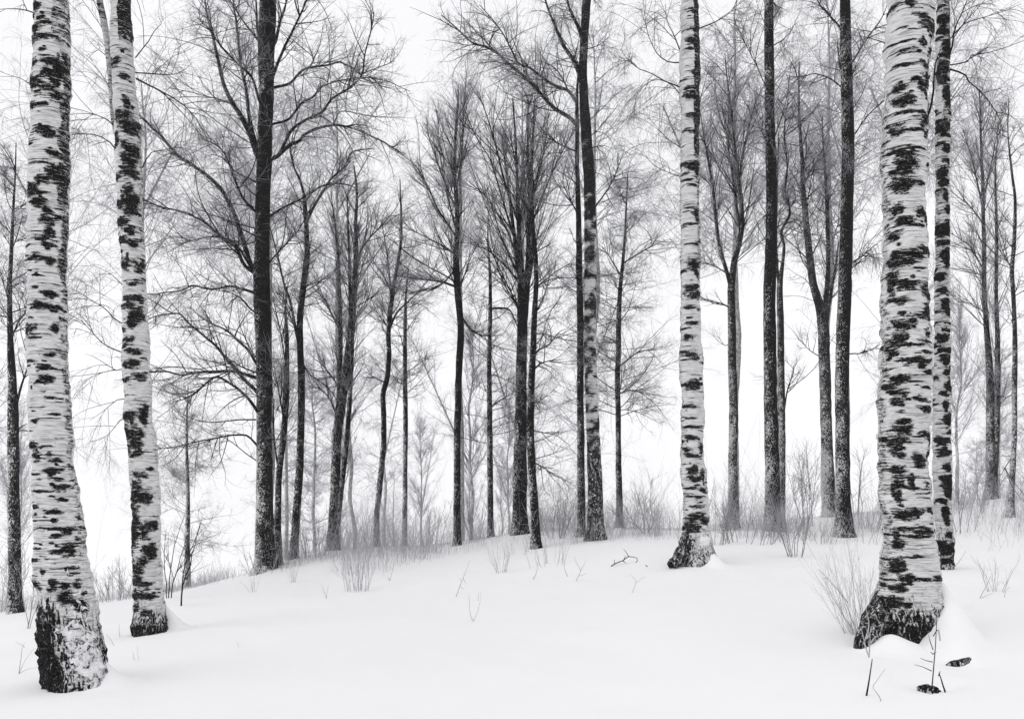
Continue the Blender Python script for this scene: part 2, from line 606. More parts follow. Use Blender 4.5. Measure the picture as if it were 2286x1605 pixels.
    for a, r_ in zip(PL, RL):
        ln = np.linalg.norm(np.diff(a, axis=1), axis=2).sum(1)
        c, cr = spawn(rng, a, r_, n2, ln * L2, r2, st['ang2'], 13, .12, 1., 8, st['trop2'], st['wob'], 0, .5, .25)
        cm.tubes(c, cr, 4, frost=.13 + fz)
        A2.append(c); R2.append(cr)
    if A2 and n3:
        a = np.concatenate([q[:, :9] for q in A2]); r_ = np.concatenate(R2)
        ln = np.linalg.norm(np.diff(a, axis=1), axis=2).sum(1)
        c, cr = spawn(rng, a, r_, n3, ln * L3 + .06, r3, st['ang3'], 15, .1, 1., 5, st['trop3'], st['wob'] * 1.2, 0, .6, .35)
        cm.tubes(c, cr, 3, frost=.50 + fz)
        if n4:
            ln = np.linalg.norm(np.diff(c, axis=1), axis=2).sum(1)
            e, er = spawn(rng, c, cr, n4, ln * L4 + .03, r4, 42, 16, .1, 1., 3, st['trop3'], st['wob'] * 1.2, 0, .7, .5)
            cm.tubes(e, er, 3, frost=.78 + fz)
    if shoots:      # frosted shoots and dead stalks clinging to the foot of the stem
        sel = (path[:, 2] > b[2] - .02) & (path[:, 2] < b[2] + 1.6)
        if sel.sum() > 3:
            c, cr = spawn(rng, path[sel][None], rad[sel][None], shoots, .32, .0045, 48, 18, 0, 1, 5, (0, 0, .5), .35, 0, .4, .4)
            sh = MB(); sh.tubes(c, cr, 3); sh.build('basal_growth', M_GRASS, o)
            o.children[-1]['kind'] = 'stuff'
    if cm.n:
        cm.build('crown', mt, o)
    return o


def near_birch(name, label, d, edges, patches, base_py, roots=(), seed=1, top=9.0, snow=(), white_top=0., darkstrip=(), tone=0., m=None, limbs=(), crown=None, nth=112, forkstem=None, side=None, pscale=1.12):
    """a birch close to the camera: dense trunk mesh carrying its scars"""
    rng = np.random.default_rng(seed)
    e = np.array(edges, float)
    py, cx, w = e[:, 0], (e[:, 1] + e[:, 2]) / 2, e[:, 2] - e[:, 1]
    b = P(cx[-1], py[-1], d)
    b[2] = gz(b[0], b[1])
    o = empty(name, b, label, 'tree')
    ptop = py[0]
    wtop, ctop, sl = w[0], cx[0], np.clip((cx[0] - cx[3]) / (py[3] - py[0]), -.05, .05)
    ext = (top - (HC - (ptop - YH) * d / F)) * F / d
    py = np.concatenate([[ptop - ext, ptop - ext * .5], py, [py[-1] + .3 * F / d]])
    cx = np.concatenate([[ctop + sl * ext, ctop + sl * ext * .5], cx, [cx[-1]]])
    w = np.concatenate([[wtop * .15, wtop * .7], w, [w[-1] * 1.12]])
    rows = np.arange(py[0], py[-1], .0095 * F / d)
    # smooth the traced outline a little
    cxi, wi = np.interp(rows, py, cx), np.interp(rows, py, w)
    ker = np.ones(9) / 9
    pad = lambda q: np.convolve(np.pad(q, 4, mode='edge'), ker, 'valid')
    cxi, wi = pad(cxi), pad(wi)
    z = HC - (rows - YH) * d / F
    X0 = (cxi - W / 2) * d / F
    R0 = wi * .5 * d / F
    th = np.arange(nth) * 2 * math.pi / nth - math.pi
    TH, ZZ = np.meshgrid(th, z)
    RB = R0[:, None] * np.ones_like(TH)
    sx, sy = np.sin(TH), -np.cos(TH)
    nx, ny = sx * RB, sy * RB
    PYv = rows[:, None] * np.ones_like(TH)
    dark = np.zeros_like(TH)
    wx = fbm(nx * 14, ny * 14, ZZ * 30, 4, seed) * .9
    wz = fbm(nx * 10, ny * 10, ZZ * 14, 3, seed + 50) * .9
    pat = []
    for p in patches:
        g_ = pscale * math.exp(rng.normal(0, .18))
        pat.append((p[0], p[1], p[2] * g_, p[3] * g_))
        for _ in range(2):
            if p[2] > 7:
                pat.append((p[0] + rng.normal(0, 1.0) * p[2], p[1] + rng.normal(0, 1.1) * (p[3] + 3), p[2] * rng.uniform(.25, .6), p[3] * rng.uniform(.25, .6)))
    for _ in range(int(len(rows) / 9)):
        yy = rng.uniform(py[0], base_py[0])
        pat.append((None, yy, rng.uniform(8, 46) * w[3] / 90, rng.uniform(.9, 2.2) * (w[3] / 90) ** .5, rng.uniform(-1.5, 1.5)))
    for _ in range(int(len(rows) / 16)):        # scars on the sides one cannot see from the front, and small ones all round
        pat.append((None, rng.uniform(py[0], py[-2]), rng.uniform(5, 15), rng.uniform(2, 7), rng.uniform(math.pi * .55, math.pi * 1.45)))
    for p in pat:
        ycen, hw, hh = p[1], p[2], p[3]
        i0, i1 = np.searchsorted(rows, [ycen - hh * 4 - 4, ycen + hh * 4 + 4])
        if i1 <= i0:
            continue
        sl_ = slice(i0, i1)
        rr = np.interp(ycen, rows, wi) * .5
        if p[0] is None:
            tc = p[4]
        else:
            tc = math.asin(np.clip((p[0] - np.interp(ycen, rows, cxi)) / rr, -.97, .97))
        dth = (TH[sl_] - tc + math.pi) % (2 * math.pi) - math.pi
        hwt = max(hw / rr / max(math.cos(tc) if p[0] is not None else 1, .35), .12)
        u = dth / hwt + wx[sl_] * .7
        vv = (PYv[sl_] - ycen) / hh + wz[sl_] * .8 - .25 * (1 - np.minimum(u * u, 1)) * (hh > 5)
        q = np.clip(1.12 - (np.abs(u) ** 2 + np.abs(vv) ** 2) * .46, 0, 1.0)
        dark[sl_] = np.maximum(dark[sl_], q)
    for (ya, yb, sa, sb, am) in darkstrip:     # long dark flanks: edge shade painted in, along with real black bark
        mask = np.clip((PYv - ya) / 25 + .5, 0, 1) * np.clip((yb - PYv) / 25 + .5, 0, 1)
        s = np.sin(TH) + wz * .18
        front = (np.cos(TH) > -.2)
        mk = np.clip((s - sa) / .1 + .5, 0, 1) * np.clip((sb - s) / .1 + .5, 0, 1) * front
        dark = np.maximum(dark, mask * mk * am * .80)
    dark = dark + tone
    ba = np.clip((PYv - base_py[0]) / (base_py[1] - base_py[0]) + wz * .35, 0, 1)
    rough = ba * base_py[2]
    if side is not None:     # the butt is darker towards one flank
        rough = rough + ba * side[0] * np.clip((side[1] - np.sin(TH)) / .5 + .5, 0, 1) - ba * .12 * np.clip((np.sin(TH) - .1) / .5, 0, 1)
    dark = np.where(ba > .5, np.maximum(dark, .12), dark)
    snw = np.zeros_like(TH)
    for (px_, py_, hw, hh, am) in snow:
        rr = np.interp(py_, rows, wi) * .5
        tc = math.asin(np.clip((px_ - np.interp(py_, rows, cxi)) / rr, -.98, .98))
        u = (TH - tc) / max(hw / rr, .1)
        v2 = (PYv - py_) / hh
        snw = np.maximum(snw, am * np.clip(1.3 - (u * u + v2 * v2) * .7, 0, 1))
    # relief
    rel = (.030 * fbm(nx * 5, ny * 5, ZZ * 3.4, 3, seed + 3) + .012 * fbm(nx * 2, ny * 2, ZZ * 14, 2, seed + 9)) * RB / .15
    rel = rel + .0035 * fbm(nx * 30, ny * 30, ZZ * 60, 3, seed + 4)
    scar_shade = np.clip(dark - .25, 0, 1)
    rel = rel + scar_shade * (.004 + .010 * fbm(nx * 40, ny * 40, ZZ * 55, 3, seed + 6))
    rel = rel + rough * (.004 + .042 * fbm(nx * 26, ny * 26, ZZ * 13, 4, seed + 7))
    rel = rel + np.clip(snw - .3, 0, 1) * .02
    zb = b[2]
    for (t0, amp, hgt, sharp) in roots:
        rel = rel + amp * np.exp(-np.maximum(ZZ - zb + .05, 0) / hgt) * np.maximum(np.cos(TH - t0), 0) ** sharp
    RR_ = RB + rel
    V = np.stack([X0[:, None] + RR_ * sx, d + RR_ * sy, ZZ], -1)
    nr = len(rows)
    idx = np.arange(nr * nth).reshape(nr, nth)
    nxt = np.roll(idx, -1, 1)
    f = np.stack([idx[:-1], idx[1:], nxt[1:], nxt[:-1]], -1).reshape(-1, 4)
    mb = MB()
    mb.add(V.reshape(-1, 3), f, dark=dark, rough=rough, snow=snw)
    mb.build('trunk', m or M_BIRCH, o)
    AP, AR = [], []
    if forkstem:
        p, r = poly3(forkstem, d * 1.01)
        v, ff = knobbly(p, r, 14, rng)
        nz = fbm(v[:, 0] * 8, v[:, 1] * 8, v[:, 2] * 9, 3, seed)
        sm = MB(); sm.add(v, ff, dark=np.clip(.42 + .8 * nz, 0, 1.1), rough=0., snow=0.)
        sm.build('stem', M_BIRCH_FAR, o)
        AP.append(p); AR.append(r)
    for s in limbs:
        pts, wd = s[0], s[1]
        ds = s[2] if len(s) > 2 else float(rng.normal(0, .3))
        nn = len(pts)
        p, r = poly3([(x, y, wd * (1 - .75 * i / (nn - 1))) for i, (x, y) in enumerate(pts)], d, ds)
        p[1:, 2] += .01 * fbm(p[1:, 2] * 7, p[1:, 0] * 7, np.full(len(p) - 1, seed * 1.7), 2, 2)
        lm = MB(); lm.tubes(p[None], r[None], 7, frost=.25)
        lm.build('limb', M_BARK, o)
        AP.append(p); AR.append(r)
    c = dict(extra_n=9, L=.55, drop=-.9, n3=6, n4=3, above=14)
    c.update(crown or {})
    cm = MB()
    A2, R2 = [], []
    if AP:
        pr = np.stack([spline(np.column_stack([p, r]), 13) for p, r in zip(AP, AR)])
        ln = np.linalg.norm(np.diff(pr[:, :, :3], axis=1), axis=2).sum(1)
        a, r_ = spawn(rng, pr[:, :, :3], pr[:, :, 3], np.maximum(2, (ln * c['extra_n']).astype(int)), c['L'], .004, 45, 14, .15, 1., 8, (0, 0, c['drop'] * .5), .25, 0, .6, .3, .4)
        cm.tubes(a, r_, 4, frost=.15); A2.append(a); R2.append(r_)
    if c['above']:      # the crown above the picture
        cen = np.column_stack([X0, np.full(nr, d), z])[::-1]
        rad = R0[::-1]
        s = cen[:, 2] > HC + YH * d / F + .3
        if s.sum() > 10:
            cen, rad = cen[s], rad[s]
            k = np.linspace(0, len(cen) - 1, 14).astype(int)
            a, r_ = spawn(rng, cen[k][None], rad[k][None], c['above'], 1.7, .02, 50, 10, 0, 1, 10, (0, 0, .3), .2, 0, .3)
            cm.tubes(a, r_, 5, frost=.05)
            ln = np.linalg.norm(np.diff(a, axis=1), axis=2).sum(1)
            a, r_ = spawn(rng, a, r_, 7, ln * .4, .006, 45, 12, .2, 1, 8, (0, 0, -.6), .2)
            cm.tubes(a, r_, 4, frost=.15); A2.append(a); R2.append(r_)
    if A2:
        a = np.concatenate(A2); r_ = np.concatenate(R2)
        ln = np.linalg.norm(np.diff(a, axis=1), axis=2).sum(1)
        q, qr = spawn(rng, a, r_, c['n3'], ln * .5 + .05, .0024, 40, 14, .1, 1, 5, (0, 0, c['drop']), .25, 0, .6, .4)
        cm.tubes(q, qr, 3, frost=.4)
        ln = np.linalg.norm(np.diff(q, axis=1), axis=2).sum(1)
        q, qr = spawn(rng, q, qr, c['n4'], ln * .5 + .02, .0018, 40, 14, .1, 1, 3, (0, 0, c['drop']), .25, 0, .6, .5)
        cm.tubes(q, qr, 3, frost=.4)
        cm.build('crown', M_TWIG, o)
    return o


# ================================================================== THE NEAR BIRCHES
T1P = [(92, 28, 14, 12), (85, 45, 8, 8), (108, 58, 10, 6), (120, 68, 14, 6), (92, 78, 14, 6), (115, 95, 32, 6), (90, 105, 12, 5), (113, 128, 10, 4), (128, 150, 15, 8), (145, 160, 8, 14),
       (84, 155, 10, 6), (127, 175, 12, 11), (138, 190, 8, 14), (90, 195, 16, 9), (125, 212, 14, 8), (140, 225, 10, 11), (90, 250, 12, 7), (118, 248, 16, 5), (113, 302, 20, 8), (130, 312, 10, 8), (80, 330, 7, 5),
       (138, 352, 10, 8), (108, 378, 30, 3), (143, 395, 10, 14), (118, 410, 12, 10), (85, 430, 16, 13), (120, 442, 18, 3), (105, 462, 14, 9), (125, 480, 14, 9), (125, 498, 16, 10), (128, 525, 8, 8), (115, 545, 14, 4),
       (130, 555, 12, 5), (75, 556, 10, 3), (107, 582, 22, 11), (130, 592, 8, 8), (90, 612, 20, 2.5), (105, 625, 16, 3), (130, 660, 10, 5), (110, 685, 20, 9), (135, 690, 12, 10), (90, 717, 8, 2), (82, 738, 14, 8),
       (139, 738, 6, 10), (100, 755, 14, 2), (95, 760, 12, 3), (130, 798, 12, 4), (85, 810, 18, 4), (120, 825, 13, 5), (125, 850, 14, 8), (110, 857, 8, 3), (88, 868, 3, 5), (135, 892, 12, 3), (137, 928, 12, 3),
       (95, 943, 10, 5), (92, 998, 14, 9), (100, 1018, 16, 9), (125, 998, 12, 2), (130, 1018, 8, 4), (143, 1030, 14, 4), (140, 1050, 18, 6), (100, 1060, 18, 3), (145, 1070, 10, 3), (155, 1085, 12, 5), (120, 1097, 28, 2.5),
       (155, 1115, 10, 4), (98, 1130, 16, 6), (142, 1140, 14, 6), (145, 1160, 6, 4), (135, 1178, 28, 2.5), (168, 1182, 8, 8), (150, 1195, 12, 5), (105, 1222, 8, 2), (150, 1228, 20, 6), (172, 1225, 8, 10), (97, 1248, 16, 4),
       (178, 1265, 16, 6), (105, 1300, 18, 14), (150, 1295, 8, 14), (170, 1300, 10, 12), (190, 1300, 8, 8), (170, 1325, 12, 14), (193, 1340, 8, 14), (187, 1385, 8, 10), (205, 1430, 10, 6)]
near_birch('birch_tree', 'stout white birch leaning at the left edge, its fissured butt half plastered with snow', 7.0,
           [(0, 77, 149), (16, 78, 150), (100, 76, 152), (200, 74, 153), (300, 71, 152), (400, 66, 150), (550, 62, 147), (700, 63, 147), (850, 66, 150), (930, 69, 156), (1000, 75, 163), (1100, 80, 172), (1200, 83, 184), (1300, 85, 199), (1400, 92, 214), (1460, 99, 226), (1500, 104, 238), (1530, 107, 250)],
           T1P, (1285, 1390, .62), roots=((1.05, .06, .25, 4), (.25, .04, .12, 8), (-.35, .03, .12, 8)), seed=11, side=(.34, -.02),
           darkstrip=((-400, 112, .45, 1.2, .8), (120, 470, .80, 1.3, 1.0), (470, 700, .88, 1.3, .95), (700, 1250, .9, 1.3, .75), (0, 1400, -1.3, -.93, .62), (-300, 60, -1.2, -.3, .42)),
           snow=((196, 1340, 30, 50, .50), (200, 1420, 40, 55, .62), (214, 1470, 34, 50, .72), (160, 1390, 20, 30, .35), (180, 1275, 20, 14, .4)),
           limbs=(([(78, 30), (50, 24), (18, 20), (-20, 22)], 3), ([(74, 190), (55, 182), (35, 172), (-5, 170)], 2.2)), crown=dict(L=.35, extra_n=7, n4=4))
T2P = [(262, 147, 14, 8), (285, 180, 8, 7), (292, 235, 8, 14), (283, 262, 14, 9), (300, 290, 14, 16), (268, 315, 8, 14), (305, 345, 12, 17), (300, 385, 16, 14), (270, 400, 8, 6), (298, 430, 12, 20), (275, 458, 12, 12),
       (305, 455, 12, 14), (300, 478, 14, 8), (285, 500, 16, 10), (302, 520, 7, 7), (275, 540, 14, 6), (308, 550, 12, 13), (288, 590, 10, 12), (320, 595, 6, 12), (308, 637, 14, 5), (303, 670, 16, 5), (285, 687, 8, 3),
       (300, 688, 10, 4), (315, 705, 10, 13), (308, 726, 8, 8), (283, 740, 11, 8), (300, 762, 12, 5), (310, 787, 14, 6), (280, 775, 8, 3), (303, 815, 16, 8), (322, 845, 8, 6), (287, 850, 10, 5), (300, 930, 22, 10),
       (290, 960, 8, 14), (312, 975, 14, 18), (298, 995, 10, 5), (330, 920, 6, 20), (305, 1018, 6, 3), (320, 1060, 14, 9), (318, 1095, 9, 20), (335, 1105, 10, 10), (305, 1100, 6, 12), (310, 1130, 10, 5), (305, 1150, 8, 12),
       (335, 1180, 10, 14), (305, 1185, 10, 22), (350, 1170, 6, 10), (345, 1230, 10, 14), (312, 1265, 10, 16), (330, 1250, 8, 8), (315, 1290, 8, 10), (335, 1300, 12, 4), (320, 1325, 20, 7), (345, 1325, 12, 6), (315, 1350, 8, 8), (340, 1360, 10, 6)]
near_birch('birch_tree', 'slender second birch from the left with a side stem near the top and dark foot', 10.0,
           [(0, 247, 291), (16, 248, 292), (100, 248, 296), (200, 253, 302), (300, 259, 316), (400, 262, 318), (500, 265, 319), (600, 273, 325), (700, 275, 329), (800, 275, 333), (900, 280, 338), (950, 282, 340), (1000, 288, 350), (1100, 295, 355), (1200, 297, 356), (1300, 299, 361), (1370, 299, 369), (1400, 298, 378), (1424, 298, 383)],
           T2P, (1330, 1398, .84), roots=((1.1, .03, .15, 3),), seed=21, pscale=1.28,
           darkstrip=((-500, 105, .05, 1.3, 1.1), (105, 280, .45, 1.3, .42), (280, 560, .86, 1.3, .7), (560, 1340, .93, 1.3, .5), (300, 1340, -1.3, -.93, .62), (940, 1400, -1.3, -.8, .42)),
           limbs=(([(302, 130), (330, 95), (345, 70), (360, 55), (352, 30)], 2.5), ([(303, 163), (345, 166), (385, 167), (410, 158), (430, 140)], 3), ([(304, 176), (340, 195), (380, 215), (420, 245), (450, 285), (470, 330)], 4),
                  ([(258, 333), (240, 312), (215, 303), (190, 300), (155, 303), (130, 310)], 3), ([(256, 282), (240, 268), (215, 258), (180, 254), (150, 258)], 3), ([(318, 375), (330, 350), (345, 338), (380, 332), (400, 322)], 3),
                  ([(277, 725), (255, 712), (235, 690), (200, 668), (170, 650), (150, 640)], 3), ([(277, 788), (245, 775), (225, 762), (200, 735), (180, 715), (152, 702)], 3), ([(279, 822), (258, 827), (240, 815), (215, 800), (190, 790)], 2.5),
                  ([(282, 890), (262, 892), (245, 905), (220, 925), (200, 940)], 2.2), ([(277, 640), (255, 618), (235, 605), (205, 590)], 2), ([(283, 930), (262, 945), (250, 962), (225, 980), (200, 985)], 2), ([(333, 830), (345, 832), (360, 828)], 2.5)),
           crown=dict(L=.62, extra_n=10, drop=-.7, n3=6, n4=4),
           forkstem=[(257, 300, 6), (252, 270, 8), (246, 190, 9), (240, 100, 13), (232, 50, 15), (222, 0, 14), (205, -120, 10)])
T20P = [(2013, 28, 12, 8), (2035, 20, 40, 4), (1985, 28, 8, 10), (2035, 58, 17, 8), (2062, 78, 18, 9), (2076, 70, 5, 14), (2040, 88, 14, 3), (2040, 118, 12, 9), (2065, 128, 8, 12), (2000, 115, 24, 4), (2010, 132, 20, 3),
        (2000, 165, 24, 4), (2050, 165, 18, 12), (2058, 195, 12, 14), (2025, 200, 22, 6), (1990, 210, 10, 6), (2050, 225, 10, 8), (1998, 240, 20, 14), (2066, 245, 6, 10), (2010, 270, 26, 3.5), (2045, 282, 14, 10),
        (1985, 305, 10, 10), (2010, 308, 34, 3), (2055, 310, 8, 10), (1990, 355, 12, 12), (2020, 350, 34, 3), (2000, 382, 18, 14), (2055, 378, 6, 6), (1985, 398, 8, 8), (1995, 425, 18, 14), (2030, 422, 30, 3.5),
        (1985, 475, 12, 12), (2047, 483, 18, 9), (2000, 505, 18, 8), (2050, 495, 16, 4), (1980, 535, 10, 7), (2040, 515, 10, 4), (2050, 565, 14, 5), (2015, 578, 24, 7), (2060, 575, 6, 6), (1985, 595, 14, 10),
        (2030, 610, 16, 4), (1978, 640, 7, 26), (2005, 645, 20, 8), (2056, 655, 10, 12), (1985, 680, 16, 6), (2058, 700, 12, 16), (2045, 712, 20, 6), (1995, 730, 20, 10), (1985, 760, 16, 12), (2058, 750, 8, 8),
        (2045, 770, 20, 4), (2000, 778, 30, 3), (1974, 790, 8, 8), (2040, 795, 14, 4), (2020, 812, 28, 6), (2058, 835, 16, 5), (1990, 850, 18, 10), (1985, 880, 16, 8), (2000, 885, 10, 6), (2053, 870, 14, 3), (1985, 900, 10, 8),
        (2030, 895, 14, 5), (2045, 915, 16, 8), (1990, 925, 10, 2), (1995, 945, 16, 10), (1995, 960, 20, 8), (2050, 970, 14, 8), (2060, 975, 6, 14), (1985, 990, 12, 14), (2037, 1025, 17, 14), (2062, 1015, 6, 14),
        (1985, 1050, 14, 10), (1988, 1075, 14, 20), (2055, 1080, 12, 4), (2010, 1090, 20, 5), (1985, 1105, 8, 14), (2058, 1100, 12, 3), (2005, 1140, 26, 7), (2010, 1150, 20, 6), (2060, 1135, 12, 8), (2000, 1180, 20, 6),
        (2040, 1180, 24, 10), (1985, 1190, 6, 16), (2030, 1195, 40, 4), (1990, 1210, 10, 10), (2020, 1240, 24, 3), (1985, 1255, 8, 14), (2000, 1285, 14, 8), (2040, 1287, 30, 6), (2080, 1250, 5, 4), (1985, 1305, 12, 8), (1972, 1335, 14, 12)]
big = near_birch('birch_tree', 'thickest white birch at the right with ringed bark and roots showing above the snow', 8.0,
                 [(0, 1983, 2077), (16, 1983, 2077), (60, 1981, 2079), (120, 1979, 2076), (212, 1976, 2071), (265, 1974, 2068), (370, 1970, 2066), (477, 1972, 2066), (583, 1971, 2068), (689, 1968, 2071), (794, 1965, 2074), (850, 1967, 2069), (991, 1965, 2070), (1132, 1970, 2076), (1226, 1975, 2087), (1273, 1971, 2092), (1320, 1958, 2101), (1360, 1948, 2106), (1395, 1944, 2108), (1420, 1944, 2110)],
                 T20P, (1300, 1385, .86), roots=((-.9, .10, .22, 4), (.25, .05, .2, 4), (1.2, .06, .25, 4)), seed=31, nth=136,
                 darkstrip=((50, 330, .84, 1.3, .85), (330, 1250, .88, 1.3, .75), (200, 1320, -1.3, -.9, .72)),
                 snow=((2062, 1372, 17, 6, 1.1), (2000, 1262, 6, 3, .5)),
                 limbs=(([(2070, 262), (2076, 250), (2082, 215), (2086, 177), (2082, 149), (2093, 134), (2100, 110)], 6, -.1), ([(1978, 98), (1955, 90), (1935, 85), (1912, 96)], 2.5), ([(1974, 225), (1931, 266), (1908, 304), (1895, 330)], 2.5, .4)),
                 crown=dict(L=.3, extra_n=6, n3=4))


def root(parent, pts, d, k=12, seed=0, rough=.72, snow=.15):
    """a root as a bumpy tube; pts (px, py, width, depth offset)"""
    a = np.array([(*P(x, y, d + o), w * .5 * (d + o) / F) for x, y, w, o in pts])
    s = spline(a, 34)
    v, f = tube_arrays(s[None, :, :3], s[None, :, 3], 28)
    c = np.repeat(s[:, :3], 28, 0)
    n = fbm(v[:, 0] * 26, v[:, 1] * 26, v[:, 2] * 26, 4, seed)
    v = c + (v - c) * (1 + .28 * n[:, None])
    mb = MB()
    mb.add(v, f, dark=.3, rough=rough, snow=snow)
    return mb.build('root', M_BIRCH, parent)


root(big, [(1990, 1325, 60, -.02), (1968, 1368, 62, -.12), (1948, 1402, 52, -.26), (1932, 1428, 44, -.36), (1918, 1466, 30, -.42)], 8.0, seed=3)
root(big, [(2060, 1335, 60, -.02), (2066, 1372, 66, -.12), (2074, 1405, 62, -.2), (2080, 1450, 50, -.26)], 8.0, seed=4, rough=.78, snow=.12)
root(big, [(2112, 1489, 12, -1.00), (2126, 1486, 24, -1.03), (2140, 1485, 27, -1.045), (2156, 1480, 24, -1.02), (2172, 1470, 14, -.94), (2178, 1458, 6, -.84)], 8.0, seed=5, rough=.72, snow=.2)

T14P = [(1540, 30, 22, 3), (1545, 38, 14, 4), (1540, 75, 18, 3), (1548, 102, 16, 9), (1535, 120, 14, 4), (1553, 170, 9, 8), (1540, 204, 20, 6), (1538, 222, 18, 9), (1545, 265, 14, 6), (1540, 300, 18, 3), (1540, 375, 20, 10), (1553, 388, 8, 12), (1530, 408, 14, 3),
        (1545, 420, 14, 3), (1540, 470, 18, 3), (1552, 475, 9, 12), (1540, 505, 18, 2.5), (1545, 550, 16, 3), (1545, 595, 12, 12), (1552, 610, 8, 10), (1540, 645, 20, 6), (1545, 660, 16, 6), (1535, 690, 14, 3), (1540, 725, 18, 5), (1530, 755, 12, 5),
        (1538, 795, 18, 6), (1545, 803, 12, 6), (1535, 865, 16, 8), (1548, 860, 10, 8), (1532, 910, 10, 3), (1535, 935, 10, 2.5), (1545, 955, 22, 3), (1538, 977, 18, 7), (1560, 1000, 8, 12), (1530, 1005, 8, 8), (1540, 1018, 16, 4), (1540, 1050, 10, 8), (1550, 1068, 18, 8),
        (1565, 1060, 5, 18), (1540, 1090, 12, 3), (1565, 1092, 8, 6), (1545, 1108, 20, 2.5), (1550, 1130, 20, 4), (1545, 1155, 25, 5), (1535, 1175, 16, 12), (1570, 1160, 8, 6)]
mid = near_birch('birch_tree', 'straight birch right of centre with dark bands on its upper trunk and a shaggy foot', 13.0,
                 [(0, 1520, 1559), (16, 1520, 1559), (200, 1519, 1561), (400, 1519, 1561), (600, 1519, 1562), (700, 1520, 1564), (800, 1519, 1567), (900, 1521, 1571), (1000, 1521, 1571), (1100, 1524, 1578), (1180, 1524, 1585), (1215, 1521, 1590), (1250, 1516, 1594)],
                 T14P, (1150, 1235, .56), roots=((-.9, .05, .15, 3), (.9, .03, .15, 3)), seed=41, nth=80,
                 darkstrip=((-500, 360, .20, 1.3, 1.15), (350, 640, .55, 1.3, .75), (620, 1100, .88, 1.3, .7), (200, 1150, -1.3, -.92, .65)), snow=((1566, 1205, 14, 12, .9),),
                 limbs=(([(1520, 140), (1496, 140), (1476, 129), (1462, 112), (1448, 81), (1440, 40), (1436, 0)], 3), ([(1521, 196), (1485, 182), (1454, 165), (1420, 150), (1395, 125), (1385, 110)], 3), ([(1520, 215), (1500, 190), (1470, 178), (1440, 190), (1420, 215)], 2.5),
                        ([(1520, 118), (1505, 80), (1490, 50), (1485, 10)], 3), ([(1561, 64), (1597, 50), (1633, 25), (1650, -10)], 3), ([(1562, 230), (1572, 190), (1580, 160)], 2), ([(1520, 395), (1490, 385), (1455, 365), (1430, 330)], 2), ([(1520, 330), (1490, 310), (1462, 280), (1440, 250)], 2)),
                 crown=dict(L=.8, extra_n=11, drop=-1.3, n3=6, n4=4))
root(mid, [(1545, 1195, 40, -.02), (1532, 1225, 40, -.1), (1515, 1246, 30, -.2), (1498, 1262, 22, -.3)], 13.0, seed=6, rough=.72)
root(mid, [(1575, 1215, 26, .0), (1592, 1240, 16, -.12), (1603, 1257, 10, -.2), (1612, 1275, 8, -.25)], 13.0, seed=7, rough=1.2, snow=0)
near_birch('birch_tree', 'dark mottled birch standing close behind the thickest birch on its right side', 11.0,
           [(0, 2092, 2119), (16, 2092, 2119), (300, 2090, 2120), (600, 2088, 2119), (800, 2087, 2120), (1000, 2084, 2121), (1100, 2086, 2124), (1200, 2090, 2127), (1268, 2094, 2128)],
           [(2105 + (i * 37 % 23) - 11, 20 + i * 13 + (i * 29 % 11), 5 + (i * 13 % 9), 4 + (i * 7 % 9)) for i in range(0, 96, 2)], (1150, 1240, .6), seed=51, nth=64, tone=.33,
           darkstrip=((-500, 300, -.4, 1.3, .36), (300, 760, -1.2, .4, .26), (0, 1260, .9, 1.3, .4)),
           limbs=(([(2119, 124), (2125, 110), (2131, 66), (2153, 18), (2165, -20)], 5), ([(2120, 89), (2153, 53), (2184, 43), (2234, 29), (2280, 10)], 3), ([(2120, 146), (2161, 137), (2166, 125), (2204, 119), (2267, 99), (2310, 80)], 3), ([(2120, 155), (2153, 165), (2160, 180), (2194, 210), (2227, 256), (2240, 300)], 4),
                  ([(2120, 228), (2140, 200), (2158, 178)], 2.5)),
           crown=dict(L=.6, extra_n=10, n3=6, n4=4, drop=-.7), m=M_BIRCH_FAR)

